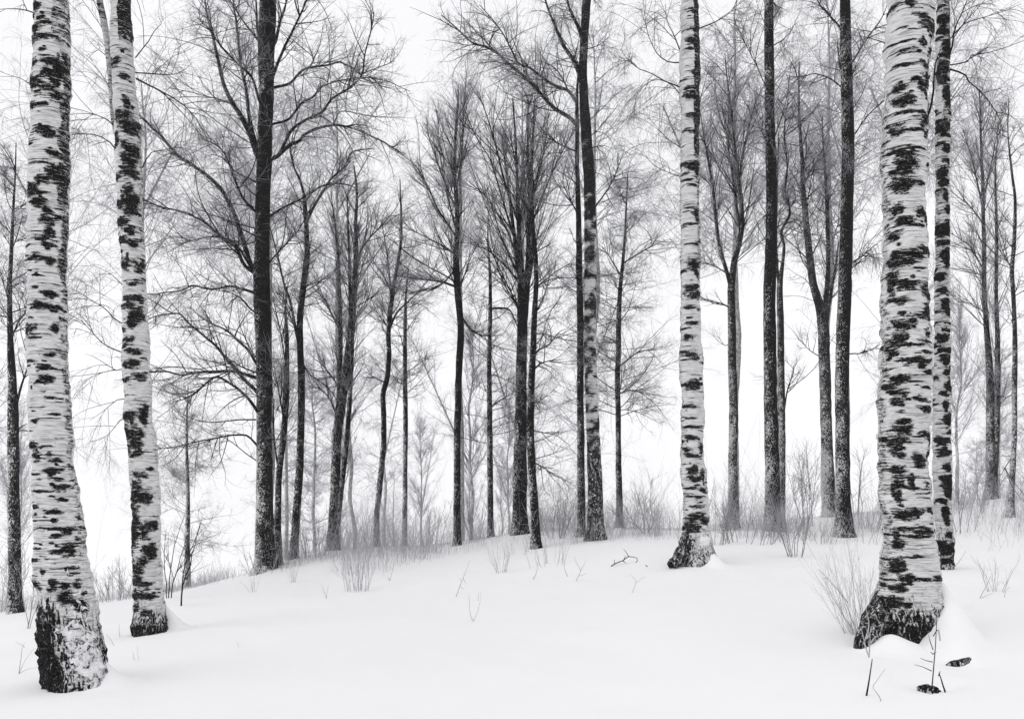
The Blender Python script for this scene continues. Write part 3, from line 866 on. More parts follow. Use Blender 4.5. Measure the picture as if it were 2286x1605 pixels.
# ================================================================== THE DARK TREES
L3 = [([(600, 360), (619, 349), (646, 324), (668, 315), (678, 302), (711, 287), (745, 279), (770, 282), (817, 299), (867, 324), (900, 345)], 10), ([(612, 352), (624, 343), (636, 318), (652, 290), (683, 268), (720, 249), (742, 221), (786, 193), (808, 165), (815, 120), (830, 62), (835, 30)], 9),
      ([(600, 280), (611, 276), (646, 265), (674, 230), (699, 216), (714, 196), (736, 187), (767, 179), (805, 174), (845, 178), (879, 187), (915, 205)], 6.5), ([(600, 200), (611, 196), (646, 187), (667, 165), (686, 153), (733, 146), (758, 140), (786, 153), (805, 165), (850, 150), (880, 138)], 7.5),
      ([(602, 180), (611, 165), (630, 118), (652, 72), (677, 19), (700, -40), (715, -90)], 9), ([(603, 110), (615, 93), (625, 50), (636, 19), (645, -40)], 10), ([(735, 145), (735, 100), (733, 60)], 2.5), ([(690, 153), (700, 130), (670, 105), (655, 88)], 2.5), ([(745, 279), (760, 250), (800, 255), (850, 262), (900, 262)], 3),
      ([(588, 380), (571, 336), (558, 299), (537, 258), (518, 230), (499, 187), (487, 134), (474, 78), (462, 31), (455, -20)], 15), ([(585, 360), (568, 311), (557, 265), (549, 202), (537, 140), (529, 62), (523, 19), (515, -40)], 11), ([(590, 250), (577, 218), (562, 174), (527, 140), (493, 103), (470, 70), (440, 40)], 7),
      ([(596, 120), (582, 80), (574, 56), (572, 10), (568, -40)], 10), ([(592, 110), (571, 84), (543, 47), (524, 19), (500, -20)], 6), ([(518, 232), (470, 218), (420, 205), (370, 196)], 3), ([(545, 160), (555, 125), (565, 112)], 3),
      ([(583, 615), (547, 594), (526, 553), (502, 536), (478, 515), (447, 491), (413, 474), (369, 464), (331, 450), (300, 430)], 9), ([(583, 620), (562, 598), (545, 545), (530, 498), (515, 461), (487, 414), (440, 377), (393, 343), (362, 308), (316, 262), (290, 235), (270, 215)], 13),
      ([(585, 490), (571, 473), (543, 445), (524, 402), (512, 368), (499, 340), (474, 318), (450, 310)], 7), ([(583, 412), (567, 405), (537, 389), (520, 378), (495, 350), (470, 345)], 5), ([(583, 662), (562, 653), (540, 645), (512, 640), (471, 645), (430, 638), (403, 649), (360, 655), (334, 657), (300, 650)], 7),
      ([(588, 830), (571, 810), (554, 782), (536, 765), (506, 738), (471, 721), (440, 700)], 8), ([(585, 890), (567, 868), (540, 841), (509, 806), (485, 776), (458, 752), (417, 717), (399, 700), (355, 704), (330, 712)], 9), ([(583, 848), (564, 841), (523, 829), (478, 830), (437, 832), (410, 837), (369, 830), (334, 830), (310, 826)], 8.5),
      ([(585, 935), (567, 906), (547, 882), (519, 858), (485, 842), (468, 848), (437, 878), (415, 890), (390, 895)], 8), ([(588, 1010), (571, 991), (547, 971), (506, 974), (464, 981), (420, 990), (386, 998), (350, 1003)], 5.5), ([(600, 485), (643, 457), (680, 440), (700, 420)], 4.5), ([(598, 590), (622, 563), (663, 518), (690, 470), (700, 450)], 4.5),
      ([(555, 590), (520, 540), (470, 530), (420, 540), (380, 560)], 5), ([(583, 700), (560, 690), (530, 660), (490, 650)], 5)]
tree('bare_tree', 'big dark spreading tree left of centre with many long crooked limbs', 18.0,
     [(592, 1278, 50), (592, 1230, 44), (591, 1150, 39), (590, 1050, 35), (589, 950, 33), (590, 850, 34), (589, 780, 35), (586, 700, 36), (584, 620, 36), (585, 550, 33), (587, 450, 32), (590, 350, 34), (592, 280, 32), (595, 200, 33), (594, 120, 36), (596, 60, 38), (598, 0, 36)],
     'layer', limbs=L3, lo=1080, hi=380, n1=14, L=1.9, r1=.012, n2=7, n3=6, n4=4, seed=301, fr0=.66, fr1=.32, extra_n=11, extraL=.85, k=20, shoots=420, crown_above=1.3, toward=(-.6, 0, 0))
tree('bare_tree', 'forked thin stem growing against the right side of the big dark tree', 18.4, [(622, 1262, 17), (620, 1150, 15), (622, 1060, 14), (631, 980, 14), (638, 900, 13), (640, 830, 12), (641, 760, 9), (636, 690, 5), (640, 640, 3)], 'broom',
     limbs=(([(622, 1050), (612, 980), (610, 900), (605, 840)], 5), ([(636, 950), (625, 890), (618, 850), (612, 820)], 4), ([(640, 830), (632, 780), (622, 720), (612, 680)], 4)), lo=1000, hi=660, n1=14, L=.8, r1=.008, n2=5, n3=5, n4=3, seed=302, fr0=.62, fr1=.4, m=M_BARK, shoots=90)
tree('bare_tree', 'wavy dark stem forking into a Y just right of the big dark tree', 19.0,
     [(655, 1245, 20), (660, 1170, 18), (667, 1060, 17), (671, 960, 16), (673, 860, 16), (670, 760, 14), (669, 710, 14), (677, 640, 14), (685, 580, 13), (684, 520, 11), (681, 470, 10), (680, 440, 9)], 'open',
     limbs=(([(681, 450), (672, 410), (655, 370), (648, 330), (640, 290)], 7), ([(682, 450), (695, 432), (715, 418), (740, 411), (770, 412), (792, 420), (800, 440)], 5), ([(683, 500), (700, 462), (720, 430), (735, 405), (757, 383), (778, 365), (780, 345), (800, 335), (830, 332)], 7), ([(669, 770), (663, 751), (648, 673), (636, 642), (622, 580), (608, 525), (600, 500)], 8),
            ([(668, 760), (656, 725), (640, 690), (622, 660), (605, 640)], 5), ([(670, 800), (690, 835), (720, 855), (745, 880), (752, 900)], 4), ([(676, 640), (690, 560), (700, 510)], 3), ([(681, 440), (650, 455), (620, 470), (600, 485)], 4)),
     lo=760, hi=330, n1=16, L=1.2, r1=.011, n2=7, n3=6, n4=4, seed=303, fr0=.55, fr1=.3, extra_n=10, extraL=.7, shoots=150)
tree('bare_tree', 'clump of braided dark stems with a broom-like crown, third right of the big dark tree', 20.0,
     [(742, 1232, 30), (745, 1164, 25), (749, 1055, 22), (752, 968, 22), (760, 920, 20), (769, 860, 18), (776, 800, 17), (783, 740, 17), (788, 690, 15), (792, 620, 12), (795, 560, 10), (794, 500, 8), (796, 430, 6), (790, 370, 3)], 'broom',
     stems=(([(752, 945, 14), (757, 880, 11), (760, 800, 10), (760, 720, 10), (757, 640, 8), (755, 570, 6), (748, 500, 4), (740, 440, 2)],), ([(752, 1175, 14), (762, 1090, 12), (771, 1011, 12), (779, 924, 11), (783, 840, 10), (786, 760, 9), (782, 680, 8), (780, 600, 6), (778, 520, 4), (775, 440, 2)], -.05)),
     limbs=(([(753, 930), (735, 890), (715, 868), (690, 862)], 4), ([(757, 880), (748, 850), (720, 815), (700, 800)], 4), ([(760, 740), (735, 690), (728, 670), (700, 645)], 4), ([(790, 590), (815, 545), (845, 510), (880, 470), (895, 440)], 4)),
     lo=780, hi=420, n1=34, L=1.5, r1=.012, n2=6, n3=6, n4=3, seed=304, fr0=.62, fr1=.3, extra_n=12, extraL=.75, shoots=240)
tree('bare_tree', 'crooked thin tree splitting low, fourth trunk right of the big dark tree', 22.0,
     [(840, 1222, 15), (841, 1150, 13), (848, 1080, 13), (856, 1000, 13), (856, 930, 12), (855, 880, 12), (863, 850, 12), (868, 800, 11), (867, 750, 11), (870, 700, 11), (876, 660, 9), (882, 620, 8), (888, 590, 7), (895, 540, 6), (895, 480, 5), (893, 400, 2)], 'open',
     limbs=(([(874, 670), (868, 600), (860, 540), (850, 490)], 5), ([(868, 740), (885, 700), (910, 675), (935, 650), (960, 620), (975, 590)], 5), ([(876, 660), (858, 620), (838, 590), (825, 560)], 4), ([(862, 855), (840, 845), (825, 835), (815, 830)], 3)),
     lo=760, hi=500, n1=30, L=1.25, r1=.010, n2=8, n3=7, n4=4, seed=305, fr0=.62, fr1=.34, extra_n=12, extraL=.7, shoots=110)
tree('bare_tree', 'straight slim frosted pole of a tree between the crooked tree and the tall wavy one', 23.0, [(903, 1220, 12), (904, 1100, 11), (905, 950, 11), (904, 820, 10), (904, 720, 8), (906, 660, 5), (912, 600, 3)], 'layer', lo=900, hi=610, n1=34, L=1.2, r1=.009, n2=8, n3=6, n4=3, seed=306, fr0=.7, fr1=.45, shoots=80)
tree('bare_tree', 'tall wavy dark tree left of the many-stemmed one, its crown fanning up like a broom', 21.0,
     [(1020, 1220, 18), (1020, 1120, 16), (1021, 1000, 15), (1022, 900, 15), (1025, 820, 15), (1029, 740, 15), (1024, 680, 15), (1020, 630, 15), (1018, 580, 13), (1021, 520, 11), (1020, 460, 10), (1016, 400, 8), (1016, 330, 6), (1020, 260, 4), (1024, 200, 2)], 'broom',
     limbs=(([(1019, 570), (990, 550), (960, 535), (930, 520), (905, 500)], 5), ([(1018, 640), (990, 630), (955, 625), (920, 620), (880, 615)], 6), ([(1026, 700), (1050, 735), (1075, 748), (1100, 750)], 6), ([(1018, 600), (980, 640), (940, 650), (900, 655)], 4), ([(1020, 530), (985, 480), (960, 430), (935, 380), (905, 350)], 5), ([(1020, 470), (990, 400), (965, 330), (950, 280)], 5), ([(1020, 520), (1000, 440), (985, 360), (975, 250)], 5), ([(1017, 430), (1030, 350), (1035, 260), (1040, 190)], 4)),
     lo=690, hi=250, n1=44, L=1.8, r1=.012, n2=6, n3=6, n4=3, seed=307, fr0=.58, fr1=.22, extra_n=12, extraL=.8, shoots=100)
tree('bare_tree', 'thin straight tree with level side branches just left of the many-stemmed tree', 22.0, [(1096, 1200, 15), (1094, 1100, 13), (1094, 1000, 13), (1092, 850, 11), (1094, 720, 9), (1094, 620, 7), (1090, 540, 4), (1090, 480, 2)], 'layer',
     limbs=(([(1094, 690), (1120, 688), (1140, 695), (1155, 730), (1163, 760)], 6), ([(1093, 910), (1115, 895), (1140, 880), (1155, 870)], 4)), lo=1020, hi=490, n1=46, L=1.35, r1=.009, n2=8, n3=6, n4=3, seed=308, fr0=.58, fr1=.42, shoots=60)
tree('bare_tree', 'many-stemmed dark tree in the middle of the photo with a dense vase-shaped crown', 20.0,
     [(1161, 1196, 36), (1160, 1140, 33), (1161, 1050, 31), (1163, 950, 28), (1164, 850, 25), (1166, 750, 23), (1166, 680, 22), (1163, 620, 17), (1160, 560, 12), (1158, 480, 9), (1155, 400, 7), (1150, 300, 5), (1145, 220, 3)], 'broom',
     stems=(([(1167, 740, 17), (1175, 660, 15), (1179, 580, 12), (1180, 500, 10), (1182, 420, 8), (1178, 330, 6), (1180, 220, 3)],), ([(1166, 680, 14), (1158, 600, 11), (1150, 540, 9), (1140, 460, 7), (1130, 380, 5), (1120, 300, 3)], .1), ([(1177, 640, 10), (1190, 560, 10), (1188, 480, 10), (1186, 400, 8), (1190, 300, 5), (1195, 220, 3)], -.1)),
     limbs=(([(1160, 590), (1130, 510), (1105, 470), (1075, 430), (1040, 400)], 6), ([(1158, 500), (1130, 420), (1110, 340), (1090, 270), (1070, 210)], 6), ([(1180, 520), (1210, 440), (1235, 380), (1260, 330), (1285, 290)], 5), ([(1185, 460), (1205, 380), (1220, 300), (1225, 230)], 5), ([(1165, 640), (1125, 590), (1090, 560), (1050, 545)], 5), ([(1156, 560), (1120, 440), (1095, 360), (1060, 300), (1040, 250)], 5),
            ([(1162, 700), (1140, 660), (1115, 620), (1090, 600)], 4)),
     lo=760, hi=330, n1=46, L=2.5, r1=.014, n2=5, n3=5, n4=3, seed=309, fr0=.5, fr1=.2, extra_n=9, extraL=.9, shoots=160, k=20)
tree('bare_tree', 'curved dark stem standing right in front of the many-stemmed tree', 17.5, [(1197, 1228, 24), (1194, 1150, 19), (1189, 1080, 18), (1185, 980, 17), (1186, 880, 16), (1190, 800, 14), (1193, 720, 13), (1197, 640, 11), (1196, 580, 11), (1191, 530, 9), (1188, 470, 5), (1192, 400, 3)], 'layer',
     limbs=(([(1187, 800), (1205, 780), (1225, 770), (1245, 745), (1262, 735)], 5), ([(1188, 830), (1210, 810), (1235, 805), (1260, 800)], 4), ([(1187, 960), (1210, 965), (1240, 970), (1265, 990)], 3), ([(1189, 1030), (1215, 1045), (1245, 1065), (1280, 1080)], 3), ([(1195, 700), (1215, 660), (1230, 610), (1245, 590)], 4), ([(1197, 640), (1220, 625), (1250, 600), (1280, 585)], 4)),
     lo=1080, hi=430, n1=30, L=1.0, r1=.009, n2=7, n3=6, n4=3, seed=310, fr0=.55, fr1=.25, shoots=110, toward=(.8, 0, 0))
tree('bare_tree', 'slim dark stem against the left side of the half-dark birch, two long limbs reaching left', 19.0, [(1298, 1206, 20), (1297, 1100, 17), (1297, 1000, 16), (1296, 850, 15), (1296, 720, 15), (1293, 600, 14), (1291, 480, 12), (1289, 380, 10), (1288, 280, 9), (1289, 220, 7), (1290, 160, 3)], 'open',
     limbs=(([(1289, 280), (1270, 261), (1233, 238), (1199, 201), (1162, 164), (1132, 141), (1109, 119), (1085, 105), (1061, 100), (1035, 80), (1010, 55), (985, 35)], 10), ([(1289, 232), (1268, 203), (1236, 190), (1199, 165), (1184, 152), (1158, 141), (1143, 115), (1125, 80), (1100, 45), (1070, 10)], 8), ([(1268, 203), (1255, 175), (1235, 150), (1200, 135)], 4),
            ([(1290, 340), (1260, 328), (1225, 310), (1195, 300)], 4), ([(1291, 480), (1270, 440), (1250, 400)], 4), ([(1109, 119), (1075, 85), (1050, 70)], 4)), lo=700, hi=250, n1=12, L=.9, r1=.009, n2=6, n3=6, n4=4, seed=311, fr0=.6, fr1=.2, extra_n=15, extraL=1.0, shoots=90)
tree('birch_tree', 'half-dark birch of the middle with pale ringed bark below a black upper stem', 18.0, [(1330, 1210, 40), (1329, 1120, 34), (1327, 1030, 31), (1322, 920, 29), (1319, 820, 28), (1317, 700, 27), (1318, 600, 28), (1317, 500, 26), (1315, 400, 25), (1309, 300, 24), (1304, 220, 21), (1302, 140, 19), (1304, 80, 19), (1309, 20, 19), (1312, -20, 18)], 'birch',
     limbs=(([(1300, 180), (1281, 137), (1259, 104), (1240, 60), (1222, 16), (1210, -30)], 12, .1), ([(1303, 95), (1295, 70), (1283, 45), (1270, 16), (1262, -30)], 12, -.1), ([(1310, 110), (1330, 105), (1350, 92), (1368, 75)], 2.5), ([(1325, 465), (1345, 440), (1370, 400), (1385, 360), (1395, 330)], 4), ([(1322, 330), (1345, 325), (1370, 335)], 2.5)),
     lo=420, hi=0, n1=10, L=1.2, r1=.009, n2=7, n3=6, n4=4, seed=312, m=M_BIRCH_FAR, birch=(640, 930), extra_n=12, extraL=.7, shoots=60, k=28)
tree('bare_tree', 'slender tree right of the half-dark birch with flat tiers of twiggy side branches', 23.0, [(1383, 1180, 17), (1382, 1080, 14), (1380, 980, 12), (1379, 880, 12), (1380, 780, 12), (1382, 700, 11), (1386, 630, 9), (1392, 570, 7), (1396, 500, 5), (1400, 440, 3), (1402, 390, 2)], 'layer',
     limbs=(([(1380, 820), (1405, 800), (1430, 785), (1455, 780), (1480, 775)], 4), ([(1380, 880), (1410, 870), (1440, 880), (1465, 890)], 3.5), ([(1381, 770), (1360, 755), (1340, 750)], 4), ([(1388, 620), (1365, 580), (1345, 550)], 4), ([(1390, 590), (1420, 570), (1455, 550), (1490, 535)], 4)),
     lo=940, hi=400, n1=64, L=1.65, r1=.010, n2=9, n3=7, n4=4, seed=313, fr0=.58, fr1=.3, extra_n=12, shoots=70)
tree('bare_tree', 'grey frosted tree right of the banded birch, parting into two upright limbs', 21.0, [(1637, 1188, 28), (1637, 1120, 23), (1636, 1030, 20), (1637, 940, 20), (1636, 850, 19), (1634, 760, 18), (1633, 680, 17), (1634, 630, 16), (1639, 587, 14), (1650, 542, 13), (1656, 500, 12), (1652, 437, 10), (1648, 390, 8), (1640, 320, 6), (1632, 250, 5), (1624, 180, 3), (1618, 120, 2)], 'broom',
     stems=(([(1632, 640, 12), (1622, 605, 9), (1606, 550, 9), (1598, 486, 8), (1591, 422, 7), (1581, 360, 5), (1572, 310, 4), (1565, 260, 2)],), ([(1654, 520, 8), (1645, 467, 7), (1639, 419, 6), (1632, 370, 5), (1626, 320, 4), (1628, 220, 2)], .1), ([(1650, 400, 6), (1660, 340, 5), (1675, 270, 4), (1690, 220, 2)],)),
     limbs=(([(1633, 690), (1615, 680), (1590, 672), (1565, 665)], 4), ([(1628, 615), (1605, 600), (1580, 590), (1565, 588)], 4), ([(1635, 765), (1618, 772), (1605, 752)], 2.5), ([(1656, 480), (1675, 460), (1700, 430)], 3), ([(1590, 420), (1575, 400), (1563, 390)], 3.5)),
     lo=600, hi=140, n1=46, L=1.7, r1=.011, n2=6, n3=6, n4=3, seed=314, m=M_BARK_GREY, fr0=.62, fr1=.30, extra_n=13, extraL=.7, shoots=170)
tree('bare_tree', 'tall straight nearly black trunk without low branches between two grey trees', 19.0, [(1726, 1190, 40), (1725, 1120, 34), (1723, 1000, 31), (1720, 900, 29), (1719, 780, 28), (1717, 680, 27), (1720, 600, 26), (1722, 520, 25), (1722, 420, 24), (1720, 330, 23), (1718, 230, 22), (1717, 120, 21), (1716, 20, 20), (1715, -20, 20)], 'birch',
     limbs=(([(1712, 200), (1690, 150), (1670, 110), (1645, 60), (1635, 25)], 3), ([(1728, 310), (1745, 260), (1760, 200), (1765, 140)], 3), ([(1712, 320), (1695, 280), (1685, 240)], 3), ([(1710, 480), (1690, 500), (1670, 540)], 2.5)), lo=380, hi=0, n1=12, L=1.5, r1=.010, n2=7, n3=6, n4=4, seed=315, fr0=.56, fr1=.30, extra_n=11, shoots=240, k=20)
tree('bare_tree', 'thin pale stem hugging the right side of the tall black trunk', 21.0, [(1741, 1176, 22), (1744, 1080, 18), (1745, 980, 17), (1743, 850, 16), (1742, 720, 15), (1741, 640, 13), (1747, 590, 8), (1750, 550, 7), (1743, 520, 7), (1752, 500, 6), (1763, 475, 6), (1752, 430, 5), (1758, 370, 4), (1750, 300, 3), (1760, 220, 2)], 'open',
     stems=(([(1740, 640, 8), (1735, 600, 7), (1732, 531, 6), (1734, 450, 5), (1736, 380, 4), (1738, 300, 2)],),), limbs=(([(1750, 920), (1758, 870), (1772, 830), (1770, 815)], 4), ([(1752, 500), (1775, 495), (1795, 520), (1810, 540)], 3.5), ([(1758, 470), (1775, 450), (1790, 445)], 3.5)), lo=640, hi=200, n1=22, L=1.2, r1=.010, n2=6, n3=6, n4=3, seed=316, m=M_BARK_GREY, fr0=.6, fr1=.3, shoots=120)
tree('bare_tree', 'frosted tree forking into a wide Y beside the dark trunk left of the thickest birch', 22.0, [(1853, 1158, 32), (1851, 1090, 27), (1846, 1000, 25), (1843, 900, 25), (1840, 800, 25), (1838, 740, 24), (1832, 690, 21), (1817, 639, 17), (1809, 587, 16), (1801, 512, 14), (1794, 437, 12), (1791, 370, 9), (1786, 290, 7), (1783, 220, 5), (1784, 140, 3)], 'open',
     stems=(([(1840, 740, 14), (1842, 690, 12), (1846, 643, 11), (1849, 587, 10), (1847, 475, 9), (1843, 400, 7), (1838, 330, 4), (1836, 260, 2)],), ([(1846, 720, 8), (1851, 680, 7), (1858, 639, 6), (1866, 590, 5), (1872, 540, 3)],)),
     limbs=(([(1840, 800), (1820, 790), (1800, 775), (1790, 760)], 3), ([(1794, 440), (1775, 400), (1758, 370), (1745, 350)], 4), ([(1793, 420), (1810, 380), (1830, 350), (1845, 310)], 4), ([(1800, 510), (1785, 490), (1765, 495)], 3.5), ([(1849, 570), (1865, 520), (1885, 450)], 4)), lo=700, hi=150, n1=40, L=1.6, r1=.011, n2=6, n3=5, n4=3, seed=317, fr0=.64, fr1=.2, m=M_BARK_GREY, extra_n=12, shoots=150)
tree('bare_tree', 'thick dark trunk with a broken stub near its top, left of the thickest birch', 18.0, [(1884, 1205, 42), (1883, 1130, 34), (1881, 1040, 31), (1880, 940, 30), (1880, 850, 30), (1882, 760, 29), (1885, 680, 29), (1888, 600, 28), (1890, 500, 27), (1892, 400, 27), (1893, 320, 27), (1891, 230, 26), (1889, 140, 25), (1887, 60, 23), (1886, 0, 22)], 'birch',
     limbs=(([(1889, 178), (1876, 155), (1872, 130), (1870, 95)], 9, 0), ([(1882, 75), (1867, 53), (1848, 32), (1830, 12), (1815, -20)], 7), ([(1900, 142), (1905, 137), (1933, 91), (1950, 68), (1964, 48), (1976, 25), (1985, -10)], 5), ([(1903, 304), (1915, 290), (1931, 266), (1974, 225)], 3, .4), ([(1900, 590), (1920, 575), (1945, 555), (1970, 535)], 4, .4), ([(1900, 600), (1925, 580), (1960, 552)], 3, .4), ([(1878, 195), (1850, 175), (1820, 165), (1790, 172), (1760, 170)], 4), ([(1897, 790), (1925, 788), (1950, 778), (1965, 770)], 3, .3)),
     lo=820, hi=0, n1=16, L=1.1, r1=.008, n2=7, n3=6, n4=4, seed=318, fr0=.55, fr1=.32, extra_n=11, extraL=.7, shoots=110, k=20, toward=(.5, 0, 0))
tree('bare_tree', 'twin-stemmed grey tree on the rise at the far right with an upswept crown', 24.0, [(2212, 1118, 28), (2213, 1060, 24), (2212, 960, 20), (2211, 880, 17), (2208, 800, 14), (2202, 720, 11), (2197, 650, 10), (2197, 560, 9), (2195, 480, 8), (2193, 400, 7), (2190, 330, 5), (2188, 260, 4), (2186, 200, 2)], 'broom',
     stems=(([(2218, 1080, 16), (2224, 980, 13), (2227, 850, 12), (2227, 760, 10), (2224, 660, 8), (2225, 560, 7), (2224, 470, 6), (2222, 380, 4), (2228, 300, 2)], -.05),),
     limbs=(([(2194, 600), (2166, 552), (2145, 535), (2125, 521)], 4), ([(2194, 500), (2168, 463), (2145, 445), (2122, 428)], 4), ([(2195, 470), (2180, 400), (2165, 340), (2150, 290)], 5), ([(2196, 440), (2210, 380), (2220, 330), (2230, 270)], 5), ([(2197, 620), (2170, 605), (2140, 600)], 3), ([(2200, 700), (2170, 680), (2130, 670)], 3)),
     lo=760, hi=210, n1=50, L=1.6, r1=.010, n2=6, n3=6, n4=3, seed=319, fr0=.6, fr1=.22, extra_n=12, shoots=120)
tree('bare_tree', 'thin dark stem at the extreme right edge of the photo', 20.0, [(2256, 1156, 17), (2259, 1080, 13), (2264, 980, 11), (2265, 860, 11), (2266, 760, 10), (2263, 660, 9), (2259, 600, 9), (2264, 540, 8), (2266, 450, 6), (2258, 380, 5), (2250, 300, 3), (2252, 220, 2)], 'open',
     limbs=(([(2259, 600), (2245, 575), (2232, 540), (2225, 500)], 4), ([(2262, 880), (2245, 890), (2232, 910)], 3), ([(2260, 1020), (2240, 1050), (2226, 1075)], 3)), lo=760, hi=220, n1=26, L=1.1, r1=.009, n2=6, n3=6, n4=3, seed=320, m=M_BARK_GREY, fr0=.6, fr1=.25, shoots=70)
tree('bare_tree', 'speckled trunk cut by the left edge of the photo, behind the stout leaning birch', 14.0, [(34, 1376, 30), (33, 1300, 27), (33, 1200, 26), (31, 1100, 25), (31, 1000, 24), (30, 930, 23), (28, 870, 19), (25, 800, 15), (22, 720, 12), (22, 640, 10), (26, 560, 8), (30, 480, 6), (34, 400, 4), (36, 320, 2)], 'open',
     limbs=(([(36, 905), (45, 870), (55, 840), (64, 815), (72, 790)], 7), ([(24, 760), (40, 720), (55, 700), (62, 680)], 4), ([(22, 680), (10, 640), (-5, 600)], 4), ([(33, 965), (50, 950), (62, 945)], 4), ([(26, 560), (40, 520), (50, 480), (45, 450)], 3)), lo=820, hi=360, n1=30, L=1.0, r1=.008, n2=6, n3=6, n4=4, seed=321, m=M_BARK_GREY, fr0=.58, fr1=.4, shoots=260)
tree('bare_tree', 'small frosted young tree with level twigs between the slender birch and big dark tree', 22.0, [(418, 1314, 15), (418, 1230, 12), (420, 1150, 10), (419, 1060, 8), (417, 980, 6), (418, 920, 4), (420, 860, 2)], 'layer', lo=1250, hi=880, n1=60, L=1.25, r1=.007, n2=8, n3=6, n4=3, seed=322, fr0=.68, fr1=.5, m=M_BARK_GREY, mt=M_SHRUB)

# ================================================================== FAR TREES IN THE FOG
FAR = 'pale bare trees in the fog beyond the clearing'
FL = 'faint bare tree fading into the fog beyond the dark trunks'


def far_tree(px, d, hgt, style, seed, L, n1, lo_f=.28):
    x = (px - W / 2) * d / F
    zg = gz(x, d)
    by = YH - (zg - HC) * F / d
    top_ = by - hgt * F / d
    rng = np.random.default_rng(seed)
    pts = []
    for i in range(9):
        t = i / 8
        pts.append((px + rng.normal(0, 3.5) * (t > 0), by + (top_ - by) * t, .17 * F / d * (1 - .9 * t) * (hgt / 9)))
    st = []
    if style != 'layer':
        k = rng.integers(5, 7) if lo_f >= .5 else rng.integers(3, 5)
        sgn = rng.choice([-1, 1])
        p = pts[k]
        st = [([(p[0], p[1], p[2] * .8)] + [(p[0] + sgn * 34 * F / d / 60 * j, p[1] + (top_ - p[1]) * j / 4, p[2] * .8 * (1 - j / 4.4)) for j in ((1, 2) if lo_f >= .5 else (1, 2, 3, 4))],)]
    tp = top_ if top_ > 60 else 61
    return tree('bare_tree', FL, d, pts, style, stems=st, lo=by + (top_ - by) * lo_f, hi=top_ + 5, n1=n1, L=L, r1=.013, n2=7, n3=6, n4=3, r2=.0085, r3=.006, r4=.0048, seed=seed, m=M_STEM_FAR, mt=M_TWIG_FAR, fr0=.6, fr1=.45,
                group=FAR, k=8, extra_n=6, extraL=.8, top=1, crown_above=0)


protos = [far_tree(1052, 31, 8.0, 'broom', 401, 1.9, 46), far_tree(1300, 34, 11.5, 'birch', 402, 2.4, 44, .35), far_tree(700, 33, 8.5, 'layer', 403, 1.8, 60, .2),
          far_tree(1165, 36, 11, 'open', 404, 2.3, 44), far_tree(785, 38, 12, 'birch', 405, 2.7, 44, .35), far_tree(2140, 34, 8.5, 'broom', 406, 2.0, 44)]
# tall trees in haze-paled colour whose crowns make the pale web overhead; their own stems stand behind nearer trunks
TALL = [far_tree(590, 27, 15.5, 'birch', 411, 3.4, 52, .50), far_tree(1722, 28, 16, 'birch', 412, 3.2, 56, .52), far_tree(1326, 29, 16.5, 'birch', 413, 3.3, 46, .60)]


def copy_thing(src, loc, rz, sc):
    o = src.copy()
    COL.objects.link(o)
    o.location = loc
    o.rotation_euler = (0, 0, rz)
    o.scale = (sc, sc, sc)
    for ch in src.children:
        c = ch.copy()
        COL.objects.link(c)
        c.parent = o
    return o


rng = np.random.default_rng(77)
spots = [(-160, 36), (45, 44), (-40, 33), (330, 62), (30, 66), (640, 34), (700, 62), (860, 58), (940, 46), (1135, 42), (1120, 64), (1300, 64),
         (2060, 48), (2110, 40), (2180, 62), (2230, 36), (2330, 46), (2440, 38), (760, 74), (1050, 76), (2290, 70), (880, 86), (1195, 70)]
for i, (px, d) in enumerate(spots):
    src = protos[(i * 5 + i // 3) % len(protos)]
    x = (px - W / 2) * d / F
    copy_thing(src, (x, d, gz(x, d) - .05), rng.uniform(0, 6.28), rng.uniform(.85, 1.35))

for i, (px, d) in enumerate([(1887, 30), (1545, 31), (2022, 27), (318, 29), (752, 30), (2107, 31), (114, 28), (1028, 31), (1166, 30), (600, 34), (1640, 34), (1848, 33)]):
    x = (px - W / 2) * d / F
    copy_thing(TALL[i % 3], (x, d, gz(x, d) - .05), rng.uniform(0, 6.28), rng.uniform(.9, 1.12) * d / 29)

# ================================================================== SHRUBS, SAPLINGS, GRASS
def stems_mesh(rng, base, n, h, spread, lean=(0, 0), r=.006, br=5, sub=4, curve=.25, angsp=14, brL=.32):
    """a bunch of upright frosted stems with short side twigs"""
    S = 9
    ang = rng.uniform(0, 6.28, n)
    q = np.sqrt(rng.uniform(0, 1, n)) * spread
    p0 = np.stack([base[0] + q * np.cos(ang), base[1] + q * np.sin(ang), np.zeros(n)], -1)
    p0[:, 2] = ground(p0[:, 0], p0[:, 1]) - .04
    D = np.stack([np.cos(ang) * np.radians(angsp) * rng.uniform(.2, 1.3, n) + lean[0], np.sin(ang) * np.radians(angsp) * rng.uniform(.2, 1.3, n) + lean[1], np.ones(n)], -1)
    D = norm(D)
    L = h * rng.uniform(.5, 1.08, n)
    out = np.empty((n, S, 3)); out[:, 0] = p0
    for s in range(1, S):
        D = norm(D + rng.normal(size=(n, 3)) * curve * .28 + np.array([0, 0, .02]))
        out[:, s] = out[:, s - 1] + D * (L / (S - 1))[:, None]
    rad = (r * rng.uniform(.7, 1.2, n))[:, None] * np.linspace(1, .35, S)
    mb = MB()
    mb.tubes(out, rad, 4)
    if br:
        a, ar = spawn(rng, out, rad, br, L * brL, r * .62, 32, 12, .25, 1, 5, (0, 0, .35), .22, 0, .55, .4)
        mb.tubes(a, ar, 3)
        if sub:
            ln = np.linalg.norm(np.diff(a, axis=1), axis=2).sum(1)
            b, brr = spawn(rng, a, ar, sub, ln * .5 + .02, r * .45, 36, 12, .1, 1, 3, (0, 0, .3), .22, 0, .6, .5)
            mb.tubes(b, brr, 3)
    return mb


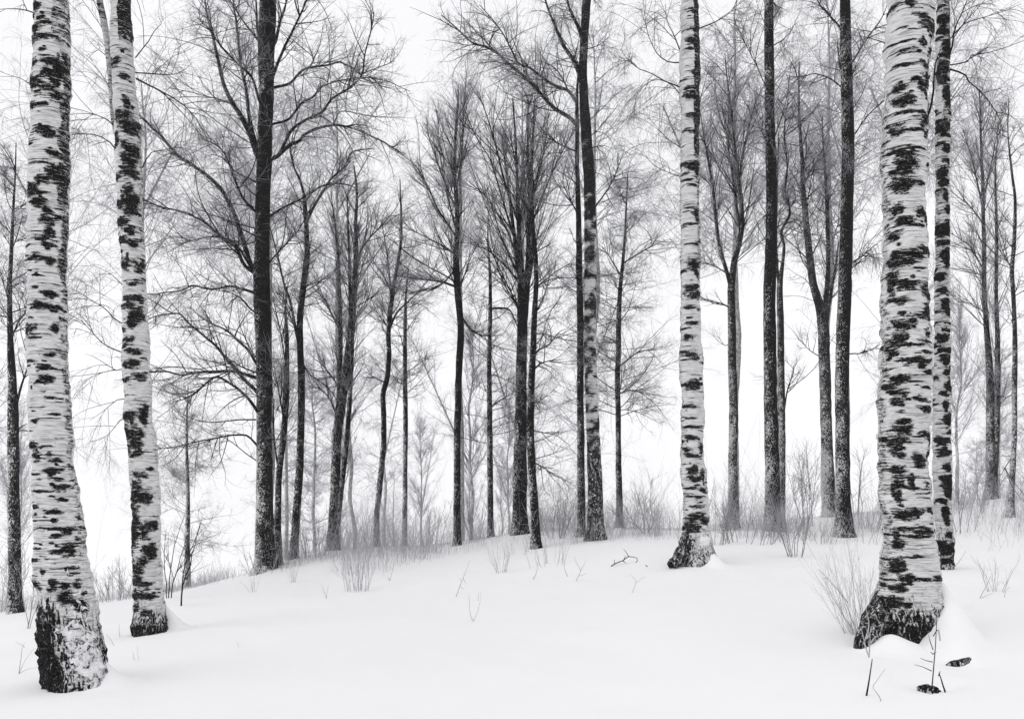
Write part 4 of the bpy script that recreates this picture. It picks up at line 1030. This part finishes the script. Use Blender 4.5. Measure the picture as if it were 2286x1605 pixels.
def bush(label, px, py, h, n=8, spread=.15, seed=0, name='shrub', cat='shrub', group='frosted shrubs along the snow crest', m=None, hitrange=(4.5, 40), d=None, **kw):
    rng = np.random.default_rng(seed)
    if d is None:
        b = hit(px, py, *hitrange)
    else:
        x = (px - W / 2) * d / F
        b = np.array([x, d, gz(x, d)])
    mb = stems_mesh(rng, b, n, h, spread, **kw)
    o = mb.build(name, m or M_SHRUB, None, b)
    return tag(o, label, cat, group)


bush('round twiggy frosted shrub left of the banded birch, its stems fanning from one foot', 1442, 1200, 1.55, 7, .05, 501, d=19.5, angsp=34, br=9, sub=6, curve=.4, r=.008)
bush('conical frosted shrub standing between the tall black trunk and the wide Y-forked tree', 1800, 1168, 1.75, 9, .14, 502, d=20, angsp=9, br=10, sub=5, r=.0085)
bush('bunch of bare stems rising from the snow in front of the conical shrub', 1775, 1243, .95, 11, .12, 503, angsp=20, br=5, sub=3, r=.006)
bush('thin arching stems at the foot of the tall black trunk, on its left side', 1695, 1214, .85, 9, .25, 504, angsp=30, br=4, sub=3, curve=.6, r=.0055)
bush('tall wispy shrub between the banded birch and the grey forked tree', 1597, 1215, 1.25, 12, .22, 505, angsp=18, br=6, sub=4, r=.0055)
bush('thin shrub at the foot of the grey forked tree', 1648, 1212, .9, 10, .2, 506, angsp=22, br=5, sub=3, r=.006)
bush('three tall bare stems left of the thickest birch, in front of the far snow', 1918, 1140, 1.6, 5, .14, 507, d=22, angsp=7, br=7, sub=4, r=.009)
bush('low twiggy plant in the gap between the dark stub trunk and the thickest birch', 1938, 1180, .6, 12, .35, 508, d=19, angsp=26, br=5, sub=3, r=.0045)
bush('branching bare stems between the mottled birch and the twin grey tree', 2148, 1190, 2.0, 5, .25, 509, d=18, angsp=14, br=8, sub=5, r=.0085)
bush('tuft of thin stems in the open snow at the right edge of the photo', 2222, 1322, .48, 10, .07, 510, angsp=26, br=3, sub=0, r=.0026)
bush('two stiff dark stalks before the dark trunk with the broken stub', 1848, 1215, .42, 7, .16, 511, angsp=24, br=4, sub=3, r=.0045)
bush('wispy shrub on the crest between the slim pole tree and the tall wavy tree', 950, 1210, 1.5, 11, .4, 512, d=23, angsp=15, br=7, sub=5, r=.007)
bush('bare shrub of upright stems between the tall wavy tree and the thin straight tree', 1062, 1196, 1.25, 9, .22, 513, d=22.5, angsp=15, br=6, sub=5, r=.0075)
bush('dense grey thicket between the dark curved stem and the slim stem of the middle', 1248, 1220, 1.35, 16, .4, 514, d=19, angsp=20, br=7, sub=5, r=.006)
bush('frosted thicket right of the big dark tree, leaning into a V', 695, 1250, 1.3, 10, .32, 515, d=19, angsp=20, br=6, sub=4, r=.0065)
bush('low frosted thicket at the very foot of the big dark tree', 600, 1285, .75, 20, .42, 516, d=17.6, angsp=26, br=5, sub=4, r=.005)
bush('twiggy frosted bush in the hollow between the two left birches', 255, 1345, .72, 14, .35, 517, d=15, angsp=30, br=6, sub=4, r=.0055)
bush('pale clump of long stalks hanging over the crest below the crooked tree', 800, 1318, .9, 26, .20, 518, name='grass_tuft', cat='grass tuft', m=M_GRASS, angsp=12, br=2, sub=0, r=.0042)
bush('narrow pale tuft of stalks in the snow below the many-stemmed tree', 1120, 1278, .55, 14, .09, 519, name='grass_tuft', cat='grass tuft', m=M_GRASS, angsp=22, br=2, sub=0, r=.0035)
bush('fan of faint stalks in the snow just right of the big dark tree', 655, 1300, .5, 10, .06, 520, name='grass_tuft', cat='grass tuft', m=M_GRASS, angsp=26, br=2, sub=0, r=.003)
bush('small faint tuft in the snow below the foot of the big dark tree', 563, 1322, .34, 7, .04, 521, name='grass_tuft', cat='grass tuft', m=M_GRASS, angsp=24, br=2, sub=0, r=.0028)
bush('tall spray of pale stalks leaning left beside the root of the thickest birch', 1912, 1402, .95, 34, .10, 522, name='grass_tuft', cat='grass tuft', m=M_GRASS, angsp=16, lean=(-.28, .2), br=3, sub=2, r=.0024, d=8.2)
bush('thin upright stalks between the spray of pale grass and the thickest birch', 1948, 1352, .62, 9, .12, 523, name='grass_tuft', cat='grass tuft', m=M_GRASS, angsp=10, br=3, sub=2, r=.0026, d=8.6)
bush('two thin bare stems between the slender birch and the small frosted tree', 378, 1335, 1.75, 3, .05, 524, name='sapling', cat='sapling', group='saplings', m=M_SAPLING, angsp=6, br=4, sub=2, r=.011, curve=.35)
bush('kinked bare sapling right of the two thin stems behind the slender birch', 404, 1352, 1.25, 2, .02, 525, name='sapling', cat='sapling', group='saplings', m=M_SAPLING, angsp=8, br=4, sub=2, r=.009, curve=.5)
bush('bare sapling squeezed between the photo edge and the stout leaning birch', 60, 1404, 1.5, 3, .03, 526, name='sapling', cat='sapling', group='saplings', m=M_SHRUB, angsp=12, br=7, sub=4, r=.0065, curve=.4)
bush('tuft of dead stalks behind the banded birch on its left', 1490, 1205, .6, 14, .35, 527, name='grass_tuft', cat='grass tuft', m=M_GRASS, angsp=16, br=3, sub=0, r=.0045, d=18)
bush('stalks round the snowy foot of the half-dark birch', 1310, 1214, .55, 22, .35, 528, name='grass_tuft', cat='grass tuft', m=M_GRASS, angsp=20, br=3, sub=0, r=.0045, d=17.6)
bush('pale stalks in the snow to the right of the curved dark stem', 1225, 1262, .55, 14, .3, 529, name='grass_tuft', cat='grass tuft', m=M_GRASS, angsp=18, br=2, sub=0, r=.004)
bush('leggy tuft beneath the snow hump of the many-stemmed tree', 1150, 1240, .5, 12, .4, 530, name='grass_tuft', cat='grass tuft', m=M_GRASS, angsp=24, br=2, sub=0, r=.0036)
bush('faint frosted shrub at the left edge behind the speckled trunk', -10, 1350, 1.4, 12, .5, 531, d=15.5, angsp=18, br=6, sub=5, r=.0055)
bush('bristly undergrowth in front of the twin grey tree', 2190, 1150, .75, 30, 1.0, 532, name='grass_tuft', cat='grass tuft', m=M_GRASS, angsp=14, br=3, sub=2, r=.0055, d=22.5)
bush('frosted stems behind the slim stem pressed to the half-dark birch', 1270, 1190, 1.2, 10, .4, 533, d=22, angsp=18, br=6, sub=5, r=.0055)
bush('frosted shrub right of the flat-tiered slender tree', 1405, 1185, 1.2, 9, .3, 534, d=22.5, angsp=20, br=7, sub=4, r=.006)


def twig(label, lines, w=1.6, name='twig', cat='twig', m=None, group='bare twigs sticking out of the snow', dz=0., base=None, frosted=99):
    """thin bare twig traced at its real distance; lines are photo polylines, the first starts in the snow"""
    bx, by = base or lines[0][0]
    b = hit(bx, by)
    d = b[1] + dz
    mb, fb = MB(), MB()
    rng = np.random.default_rng(int(bx * 7 + by))
    for i, ln in enumerate(lines):
        ww = w if i == 0 else w * .75
        a = np.array([(*P(x, y, d), ww * .5 * d / F * (1 - .6 * k / max(len(ln) - 1, 1))) for k, (x, y) in enumerate(ln)])
        tilt = rng.normal(0, .18)
        a[:, 1] += (a[:, 2] - a[0, 2]) * tilt
        if i == 0 and base is None:
            a = np.vstack([[a[0, 0], a[0, 1], a[0, 2] - .08, a[0, 3]], a])
        s = spline(a, 14)
        (mb if i < frosted else fb).tubes(s[None, :, :3], s[None, :, 3], 5)
    o = mb.build(name, m or M_SAPLING, None, b)
    if fb.n:
        fb.build('frosted_shoots', M_GRASS, o)
    return tag(o, label, cat, group)


twig('leaning twig with short side shoots in the open snow left of the V-shaped twig', [[(1018, 1333), (1030, 1300), (1040, 1275), (1050, 1248)], [(1031, 1298), (1026, 1289)], [(1034, 1290), (1042, 1306)], [(1027, 1310), (1036, 1314)]], 1.7, m=M_GRASS)
twig('V-shaped twig standing alone in the middle of the foreground snow', [[(1057, 1387), (1051, 1375), (1048, 1350), (1047, 1322)], [(1057, 1386), (1066, 1365), (1072, 1340), (1073, 1322)], [(1067, 1340), (1069, 1322)]], 1.7, m=M_GRASS)
twig('thin twig leaning right under the curved dark stem', [[(1190, 1294), (1198, 1275), (1203, 1236)]], 1.7, m=M_GRASS)
twig('short curved stalk below the thicket of the middle', [[(1267, 1287), (1261, 1270), (1258, 1240)], [(1254, 1250), (1258, 1235)]], 1.8, m=M_GRASS)
twig('Y-shaped twig in the snow below the half-dark birch', [[(1286, 1297), (1296, 1273), (1288, 1258), (1281, 1240)], [(1296, 1274), (1305, 1258), (1309, 1248)], [(1292, 1285), (1302, 1283), (1310, 1279)]], 1.6, m=M_GRASS)
twig('faint forked twig in the snow left of the foot of the banded birch', [[(1411, 1324), (1421, 1300), (1414, 1288), (1408, 1281)], [(1421, 1300), (1432, 1291), (1444, 1286)]], 1.4, m=M_GRASS)
twig('fallen crooked branch lying on the snow left of the banded birch', [[(1363, 1265), (1378, 1256), (1392, 1251), (1402, 1243), (1413, 1243), (1425, 1248), (1414, 1262), (1407, 1271)], [(1372, 1259), (1371, 1248)], [(1392, 1251), (1397, 1240)], [(1391, 1252), (1398, 1257)], [(1404, 1243), (1398, 1232), (1392, 1225)]], 2.6, name='fallen_branch', cat='branch')
twig('tiny dark twig end poking from the snow beside the fallen branch', [[(1445, 1265), (1441, 1260)]], 2.4)
twig('small V of stalks in the snow left of the leaning pale clump', [[(729, 1336), (722, 1318), (717, 1304)], [(729, 1336), (730, 1318), (734, 1305)]], 1.4, m=M_GRASS)
twig('short dark forked stalk at the edge of the pale clump', [[(870, 1296), (865, 1287)], [(870, 1296), (876, 1275), (880, 1262)]], 2.0, m=M_GRASS)
twig('thin bent twig forming a V before the stout leaning birch at the left edge', [[(42, 1504), (50, 1470), (55, 1444), (62, 1432)], [(43, 1502), (62, 1470), (84, 1444)], [(43, 1503), (62, 1493), (90, 1488)], [(55, 1444), (46, 1438), (34, 1432)]], 1.7, m=M_GRASS)
twig('leaning stalk in the snow just right of the stout birch', [[(254, 1440), (247, 1424), (240, 1413)]], 1.3, m=M_GRASS)
twig('upright stalk in the snow between the two left birches', [[(268, 1422), (265, 1408), (265, 1392)]], 1.3, m=M_GRASS)
twig('slanting bare stem rising left behind the slender birch', [[(294, 1332), (280, 1312), (262, 1290), (249, 1262)], [(270, 1300), (268, 1280)], [(256, 1280), (262, 1268)]], 2.4, m=M_GRASS)
twig('pair of stalks in the snow in front of the slender birch', [[(300, 1474), (296, 1455)], [(309, 1473), (306, 1440)]], 1.2, m=M_GRASS)
twig('two faint stalks in the open snow right of the slender birch', [[(532, 1444), (531, 1432)], [(542, 1446), (541, 1438)]], 1.1, m=M_GRASS)
twig('long bent stem crossing the pale grass left of the thickest birch', [[(1893, 1345), (1870, 1315), (1848, 1290), (1830, 1270)], [(1848, 1290), (1836, 1292)]], 1.8, m=M_SHRUB, base=(1905, 1402))
twig('bent stalk with a sideways arm in front of the tuft at the right edge', [[(2187, 1337), (2198, 1312), (2210, 1284)], [(2188, 1336), (2205, 1328), (2221, 1324)], [(2241, 1338), (2244, 1318), (2253, 1308)]], 1.5, m=M_SHRUB)
twig('thin stalk beside the foot of the mottled birch', [[(2126, 1272), (2138, 1252), (2148, 1228)]], 1.4, m=M_SHRUB)
twig('kinked thin stalk beside the Y-shaped sapling', [[(1967, 1565), (1955, 1545), (1943, 1530), (1951, 1512), (1964, 1486)]], 1.7, m=M_SHRUB)
twig('dark Y-shaped sapling in the foreground left of the thickest birch', [[(1934, 1555), (1936, 1530), (1938, 1500), (1940, 1467)], [(1940, 1467), (1933, 1442), (1930, 1424), (1926, 1405)], [(1940, 1466), (1944, 1438), (1946, 1418)], [(1931, 1428), (1940, 1410), (1945, 1390), (1943, 1360)], [(1931, 1426), (1942, 1414), (1946, 1398)], [(1944, 1436), (1954, 1424), (1964, 1420)], [(1935, 1446), (1926, 1432)]],
     4.6, name='sapling', cat='sapling', group='saplings', frosted=1)
twig('small straight sapling with level side shoots standing in a foreground snow hollow', [[(2080, 1540), (2081, 1510), (2082, 1475), (2083, 1440), (2083, 1395), (2083, 1368)], [(2080, 1497), (2060, 1488), (2042, 1483)], [(2082, 1477), (2066, 1473), (2054, 1468)], [(2083, 1460), (2077, 1454)], [(2083, 1459), (2090, 1455)], [(2083, 1450), (2075, 1430), (2071, 1416)], [(2083, 1420), (2092, 1405), (2099, 1430)]],
     3.0, name='sapling', cat='sapling', group='saplings')
twig('short knobbly dead shoot leaning beside the straight sapling in the snow hollow', [[(2110, 1546), (2103, 1528), (2096, 1510), (2091, 1499)], [(2095, 1508), (2098, 1497)]], 4.0, name='sapling', cat='sapling', group='saplings')
twig('thin stalk dangling over the snow bank of the thickest birch', [[(2100, 1430), (2096, 1415), (2092, 1400)]], 1.3, m=M_SHRUB, base=(2083, 1470))

# dark mossy hummock in the hollow under the small sapling
hb = hit(2083, 1546)
rng = np.random.default_rng(5)
k, S = 40, 16
tt = np.linspace(0, math.pi / 2, S)
th = np.arange(k) * 2 * math.pi / k
vx = np.sin(tt)[:, None] * np.cos(th)[None]
vy = np.sin(tt)[:, None] * np.sin(th)[None]
vz = np.cos(tt)[:, None] * np.ones(k)[None]
nn = fbm(vx * 3 + 9, vy * 3, vz * 3, 4, 4)
rr = 1 + .35 * nn
V = np.stack([hb[0] + vx * .08 * rr, hb[1] + .06 + vy * .09 * rr, hb[2] - .015 + vz * .055 * rr], -1).reshape(-1, 3)
ii = np.arange(S * k).reshape(S, k)
jj = np.roll(ii, -1, 1)
mb = MB()
mb.add(V, np.stack([ii[:-1], ii[1:], jj[1:], jj[:-1]], -1).reshape(-1, 4), frost=.55)
tag(mb.build('moss_hummock', M_BARK, None, hb), 'dark mossy hummock in a snow hollow at the straight sapling foot', 'hummock')

# dry grass along the crest
rng = np.random.default_rng(9)
tab = np.array([(-500, 14, 24, .25, .5), (0, 14.5, 21, .25, .8), (200, 14.5, 20, .22, .9), (420, 19, 23.5, .17, .9), (560, 18, 21.5, .28, 1), (700, 17.6, 22, .34, 1), (780, 15.2, 22, .50, 1.2), (900, 15.8, 23, .52, 1.3), (1000, 17.6, 24, .45, 1.2), (1150, 18, 24, .42, 1),
                (1300, 17, 24, .40, 1), (1450, 16.5, 24, .48, 1.1), (1600, 16, 24, .48, 1), (1750, 15, 23, .50, 1.1), (1900, 15.5, 22, .40, .9), (2130, 14.5, 25, .42, 1), (2286, 15.5, 26, .42, 1), (2700, 14, 26, .4, .8)], float)
N = 26000
px = rng.uniform(-450, 2650, N)
dmin, dmax, hh, den = [np.interp(px, tab[:, 0], tab[:, i]) for i in (1, 2, 3, 4)]
d = dmin + (dmax - dmin) * rng.beta(1.6, 1.2, N)
x = (px - W / 2) * d / F
cl = fbm(x * 1.1, d * .8, x * 0, 3, 21)
keep = rng.uniform(0, 1, N) < np.clip(den * .40 + cl * 1.7, .02, 1)
px, d, x, hh, cl = px[keep], d[keep], x[keep], hh[keep], cl[keep]
n = len(x)
L = hh * np.exp(rng.normal(-.1, .48, n)) * (1 + 1.1 * np.clip(cl, -.5, .7))
S = 6
D = np.stack([rng.normal(.03, .20, n), rng.normal(0, .18, n), np.ones(n)], -1)
out = np.empty((n, S, 3))
out[:, 0] = np.stack([x, d, ground(x, d) - .03], -1)
bend = rng.normal(0, .07, (n, 3)); bend[:, 2] = 0
for s in range(1, S):
    D = norm(D + bend * s * .5 + rng.normal(0, .05, (n, 3)))
    out[:, s] = out[:, s - 1] + D * (L / (S - 1))[:, None]
rad = rng.uniform(.0015, .0032, n)[:, None] * np.linspace(1, .45, S)
mb = MB()
mb.tubes(out, rad, 3)
a, ar = spawn(rng, out, rad, 2, L * .35, .002, 25, 8, .45, .95, 3, (0, 0, .2), .15)
mb.tubes(a, ar, 3)
tag(mb.build('dry_grass', M_GRASS), 'frosted dry grass and stalks standing along the snow crest', None, None, 'stuff')


# ================================================================== SNOW
def drift(label, pts, name='snow_drift', ex=2.0, seed=0, st=.022):
    """snow banked over the sheet, thinning out to nothing at its rim: pts (px, distance, height m, half width m)"""
    a = np.array([((p - W / 2) * d_ / F, d_, h_, w_) for p, d_, h_, w_ in pts])
    q = spline(a, 40) if len(a) > 1 else a
    mg = a[:, 3].max() * 2.6
    xs = np.arange(q[:, 0].min() - mg, q[:, 0].max() + mg, st)
    ys = np.arange(q[:, 1].min() - mg, q[:, 1].max() + mg, st)
    X, Y = np.meshgrid(xs, ys)
    wob_ = 1 + .22 * fbm(X * 5, Y * 5, X * 0, 3, seed)
    B = np.zeros_like(X)
    for x_, y_, h_, w_ in q:
        B = np.maximum(B, h_ * np.exp(-(np.hypot(X - x_, Y - y_) / (w_ * wob_)) ** ex))
    for _ in range(9):      # soften the crest
        B[1:-1, 1:-1] = (B[1:-1, 1:-1] * 2 + B[:-2, 1:-1] + B[2:, 1:-1] + B[1:-1, :-2] + B[1:-1, 2:]) / 6
    Z = ground(X, Y) + B - .006
    nyy, nxx = X.shape
    idx = np.arange(nyy * nxx).reshape(nyy, nxx)
    f = np.stack([idx[:-1, :-1], idx[:-1, 1:], idx[1:, 1:], idx[1:, :-1]], -1).reshape(-1, 4)
    f = f[(B.ravel()[f] > .0045).any(1)]
    used, inv = np.unique(f, return_inverse=True)
    mb = MB()
    mb.add(np.stack([X, Y, Z], -1).reshape(-1, 3)[used], inv.reshape(-1, 4))
    o = mb.build(name, M_SNOW, None, (a[0, 0], a[0, 1], gz(a[0, 0], a[0, 1])))
    return tag(o, label, 'snow drift', 'snow drifts against the birch butts')


drift('long snow bank sloping down over the right root of the thickest birch', [(2088, 8.14, .62, .11), (2106, 7.98, .47, .16), (2119, 7.76, .35, .20), (2130, 7.52, .24, .22), (2142, 7.28, .16, .20), (2148, 7.1, .09, .14)], seed=2, ex=2.6)
drift('snow hump before the dark foot of the thickest birch', [(1972, 7.58, .08, .16), (1988, 7.60, .14, .14), (2006, 7.56, .11, .15), (2034, 7.48, .05, .22)], seed=8)
drift('small cone of snow on the right foot of the banded birch', [(1572, 12.98, .34, .07), (1586, 12.85, .22, .12), (1600, 12.75, .10, .12)], seed=3, ex=2.3)
drift('snow packed behind the right side of the slender birch', [(362, 10.22, .42, .07), (376, 10.2, .27, .11), (390, 10.15, .11, .15)], seed=4)
drift('snow heaped against the right flank of the stout leaning birch', [(206, 7.08, .34, .07), (224, 7.02, .2, .13), (240, 6.98, .10, .18)], seed=6)
drift('little cap of snow lodged between the thickest birch and the mottled birch', [(2092, 9.1, .34, .10), (2104, 9.0, .25, .12)], seed=7)

# the snow-covered ground: one sheet, fine near the camera
def axis(a, b, fine_a, fine_b, st, big):
    mid_ = np.arange(fine_a, fine_b, st)
    lo, hi = [], []
    s, q = st, fine_a
    while q > a:
        s = min(s * 1.16, big); q -= s; lo.append(q)
    s, q = st, fine_b
    while q < b:
        s = min(s * 1.16, big); hi.append(q); q += s
    return np.concatenate([lo[::-1], mid_, hi])


gx, gy = axis(-300, 300, -8, 9, .06, 14), axis(-60, 320, 4.5, 25, .06, 14)
GX, GY = np.meshgrid(gx, gy)
GZ = ground(GX, GY)
ny, nx_ = GX.shape
ii = np.arange(ny * nx_).reshape(ny, nx_)
mb = MB()
mb.add(np.stack([GX, GY, GZ], -1).reshape(-1, 3), np.stack([ii[:-1, :-1], ii[:-1, 1:], ii[1:, 1:], ii[1:, :-1]], -1).reshape(-1, 4))
tag(mb.build('snow_ground', M_SNOW), 'smooth snow-covered forest clearing', None, None, 'structure')

# ================================================================== AIR, SKY, LIGHT, CAMERA
HAZE = .0007
m = bpy.data.materials.new('haze')
m.use_nodes = True
nt = m.node_tree
nt.nodes.clear()
out_ = nt.nodes.new('ShaderNodeOutputMaterial')
pv = nt.nodes.new('ShaderNodeVolumePrincipled')
pv.inputs['Color'].default_value = (.97, .97, .985, 1)
pv.inputs['Density'].default_value = HAZE
nt.links.new(pv.outputs[0], out_.inputs['Volume'])
zlo, zhi = float(GZ.min()) - 1.0, 22.0
x0, x1, y0, y1 = gx[0] - 2, gx[-1] + 2, gy[0] - 2, gy[-1] + 2
vb = [(x, y, z) for z in (zlo, zhi) for y in (y0, y1) for x in (x0, x1)]
mb = MB()
mb.add(vb, [(0, 2, 3, 1), (4, 5, 7, 6), (0, 1, 5, 4), (2, 6, 7, 3), (0, 4, 6, 2), (1, 3, 7, 5)])
tag(mb.build('haze', m, smooth=False), 'thin winter haze filling the wood', None, None, 'stuff')

SUN_EL, SUN_AZ = R(42), R(-62)        # azimuth from +Y (into the picture), negative = left
w = bpy.data.worlds.new('World')
SC.world = w
w.use_nodes = True
nt = w.node_tree
bg = nt.nodes['Background']
sky = nt.nodes.new('ShaderNodeTexSky')
sky.sky_type = 'NISHITA'
sky.sun_disc = False
sky.sun_elevation = SUN_EL
sky.sun_rotation = SUN_AZ + math.pi * 0
sky.air_density, sky.dust_density, sky.ozone_density = 1, 4, 1
tc0 = nt.nodes.new('ShaderNodeTexCoord')
s0, c0 = nt.nodes.new('ShaderNodeSeparateXYZ'), nt.nodes.new('ShaderNodeCombineXYZ')
nt.links.new(tc0.outputs['Generated'], s0.inputs[0])
nt.links.new(s0.outputs['X'], c0.inputs['X']); nt.links.new(s0.outputs['Y'], c0.inputs['Y'])
nt.links.new(math_(nt, 'MAXIMUM', s0.outputs['Z'], .04), c0.inputs['Z'])      # fog bank below the horizon as bright as at it
nt.links.new(c0.outputs[0], sky.inputs['Vector'])
bw = nt.nodes.new('ShaderNodeRGBToBW')
nt.links.new(sky.outputs[0], bw.inputs[0])
tc = nt.nodes.new('ShaderNodeTexCoord')
nz = nt.nodes.new('ShaderNodeTexNoise')
nz.inputs['Scale'].default_value = 2.2
nz.inputs['Detail'].default_value = 3
nt.links.new(tc.outputs['Generated'], nz.inputs['Vector'])
cloud = mixc(nt, nz.outputs['Fac'], (6.9, 6.9, 7.15), (8.9, 8.85, 8.95))   # overcast deck
sp = nt.nodes.new('ShaderNodeSeparateXYZ')
nt.links.new(tc.outputs['Generated'], sp.inputs[0])
up_ = step(nt, sp.outputs['Z'], -.02, .75)
cloud = mixc(nt, up_, cloud, (7.3, 7.3, 7.5))        # the deck thickens overhead
mx = mixc(nt, .90, bw.outputs[0], cloud)
nt.links.new(mx, bg.inputs['Color'])
bg.inputs['Strength'].default_value = .141

sl = bpy.data.lights.new('sun', 'SUN')
sl.energy = .40
sl.angle = R(40)
sl.color = (1, .985, .97)
so = bpy.data.objects.new('sun', sl)
COL.objects.link(so)
dv = np.array([math.sin(SUN_AZ) * math.cos(SUN_EL), -abs(math.cos(SUN_AZ)) * math.cos(SUN_EL) * .8, math.sin(SUN_EL)])
from mathutils import Vector
so.rotation_euler = Vector(dv).to_track_quat('Z', 'Y').to_euler()
sky.sun_rotation = math.atan2(dv[0], dv[1])

cam = bpy.data.cameras.new('camera')
cam.sensor_fit = 'HORIZONTAL'
cam.sensor_width = 36
cam.lens = F / W * 36
cam.shift_y = (YH - H / 2) / W
cam.clip_start = .05
cam.clip_end = 2000
co = bpy.data.objects.new('camera', cam)
COL.objects.link(co)
co.location = (0, 0, HC)
co.rotation_euler = (R(90), 0, 0)
SC.camera = co

SC.view_settings.view_transform = 'Standard'
SC.view_settings.look = 'None'
SC.view_settings.exposure = 0
SC.view_settings.gamma = 1
SC.view_settings.use_curve_mapping = False
SC.cycles.use_denoising = True
SC.cycles.denoising_input_passes = 'RGB_ALBEDO_NORMAL'
SC.cycles.denoising_prefilter = 'ACCURATE'
SC.cycles.max_bounces = 5
SC.cycles.diffuse_bounces = 3
SC.cycles.volume_bounces = 1
SC.cycles.transparent_max_bounces = 8
SC.cycles.use_adaptive_sampling = True
SC.cycles.adaptive_threshold = .006
SC.cycles.caustics_reflective = False
SC.cycles.caustics_refractive = False
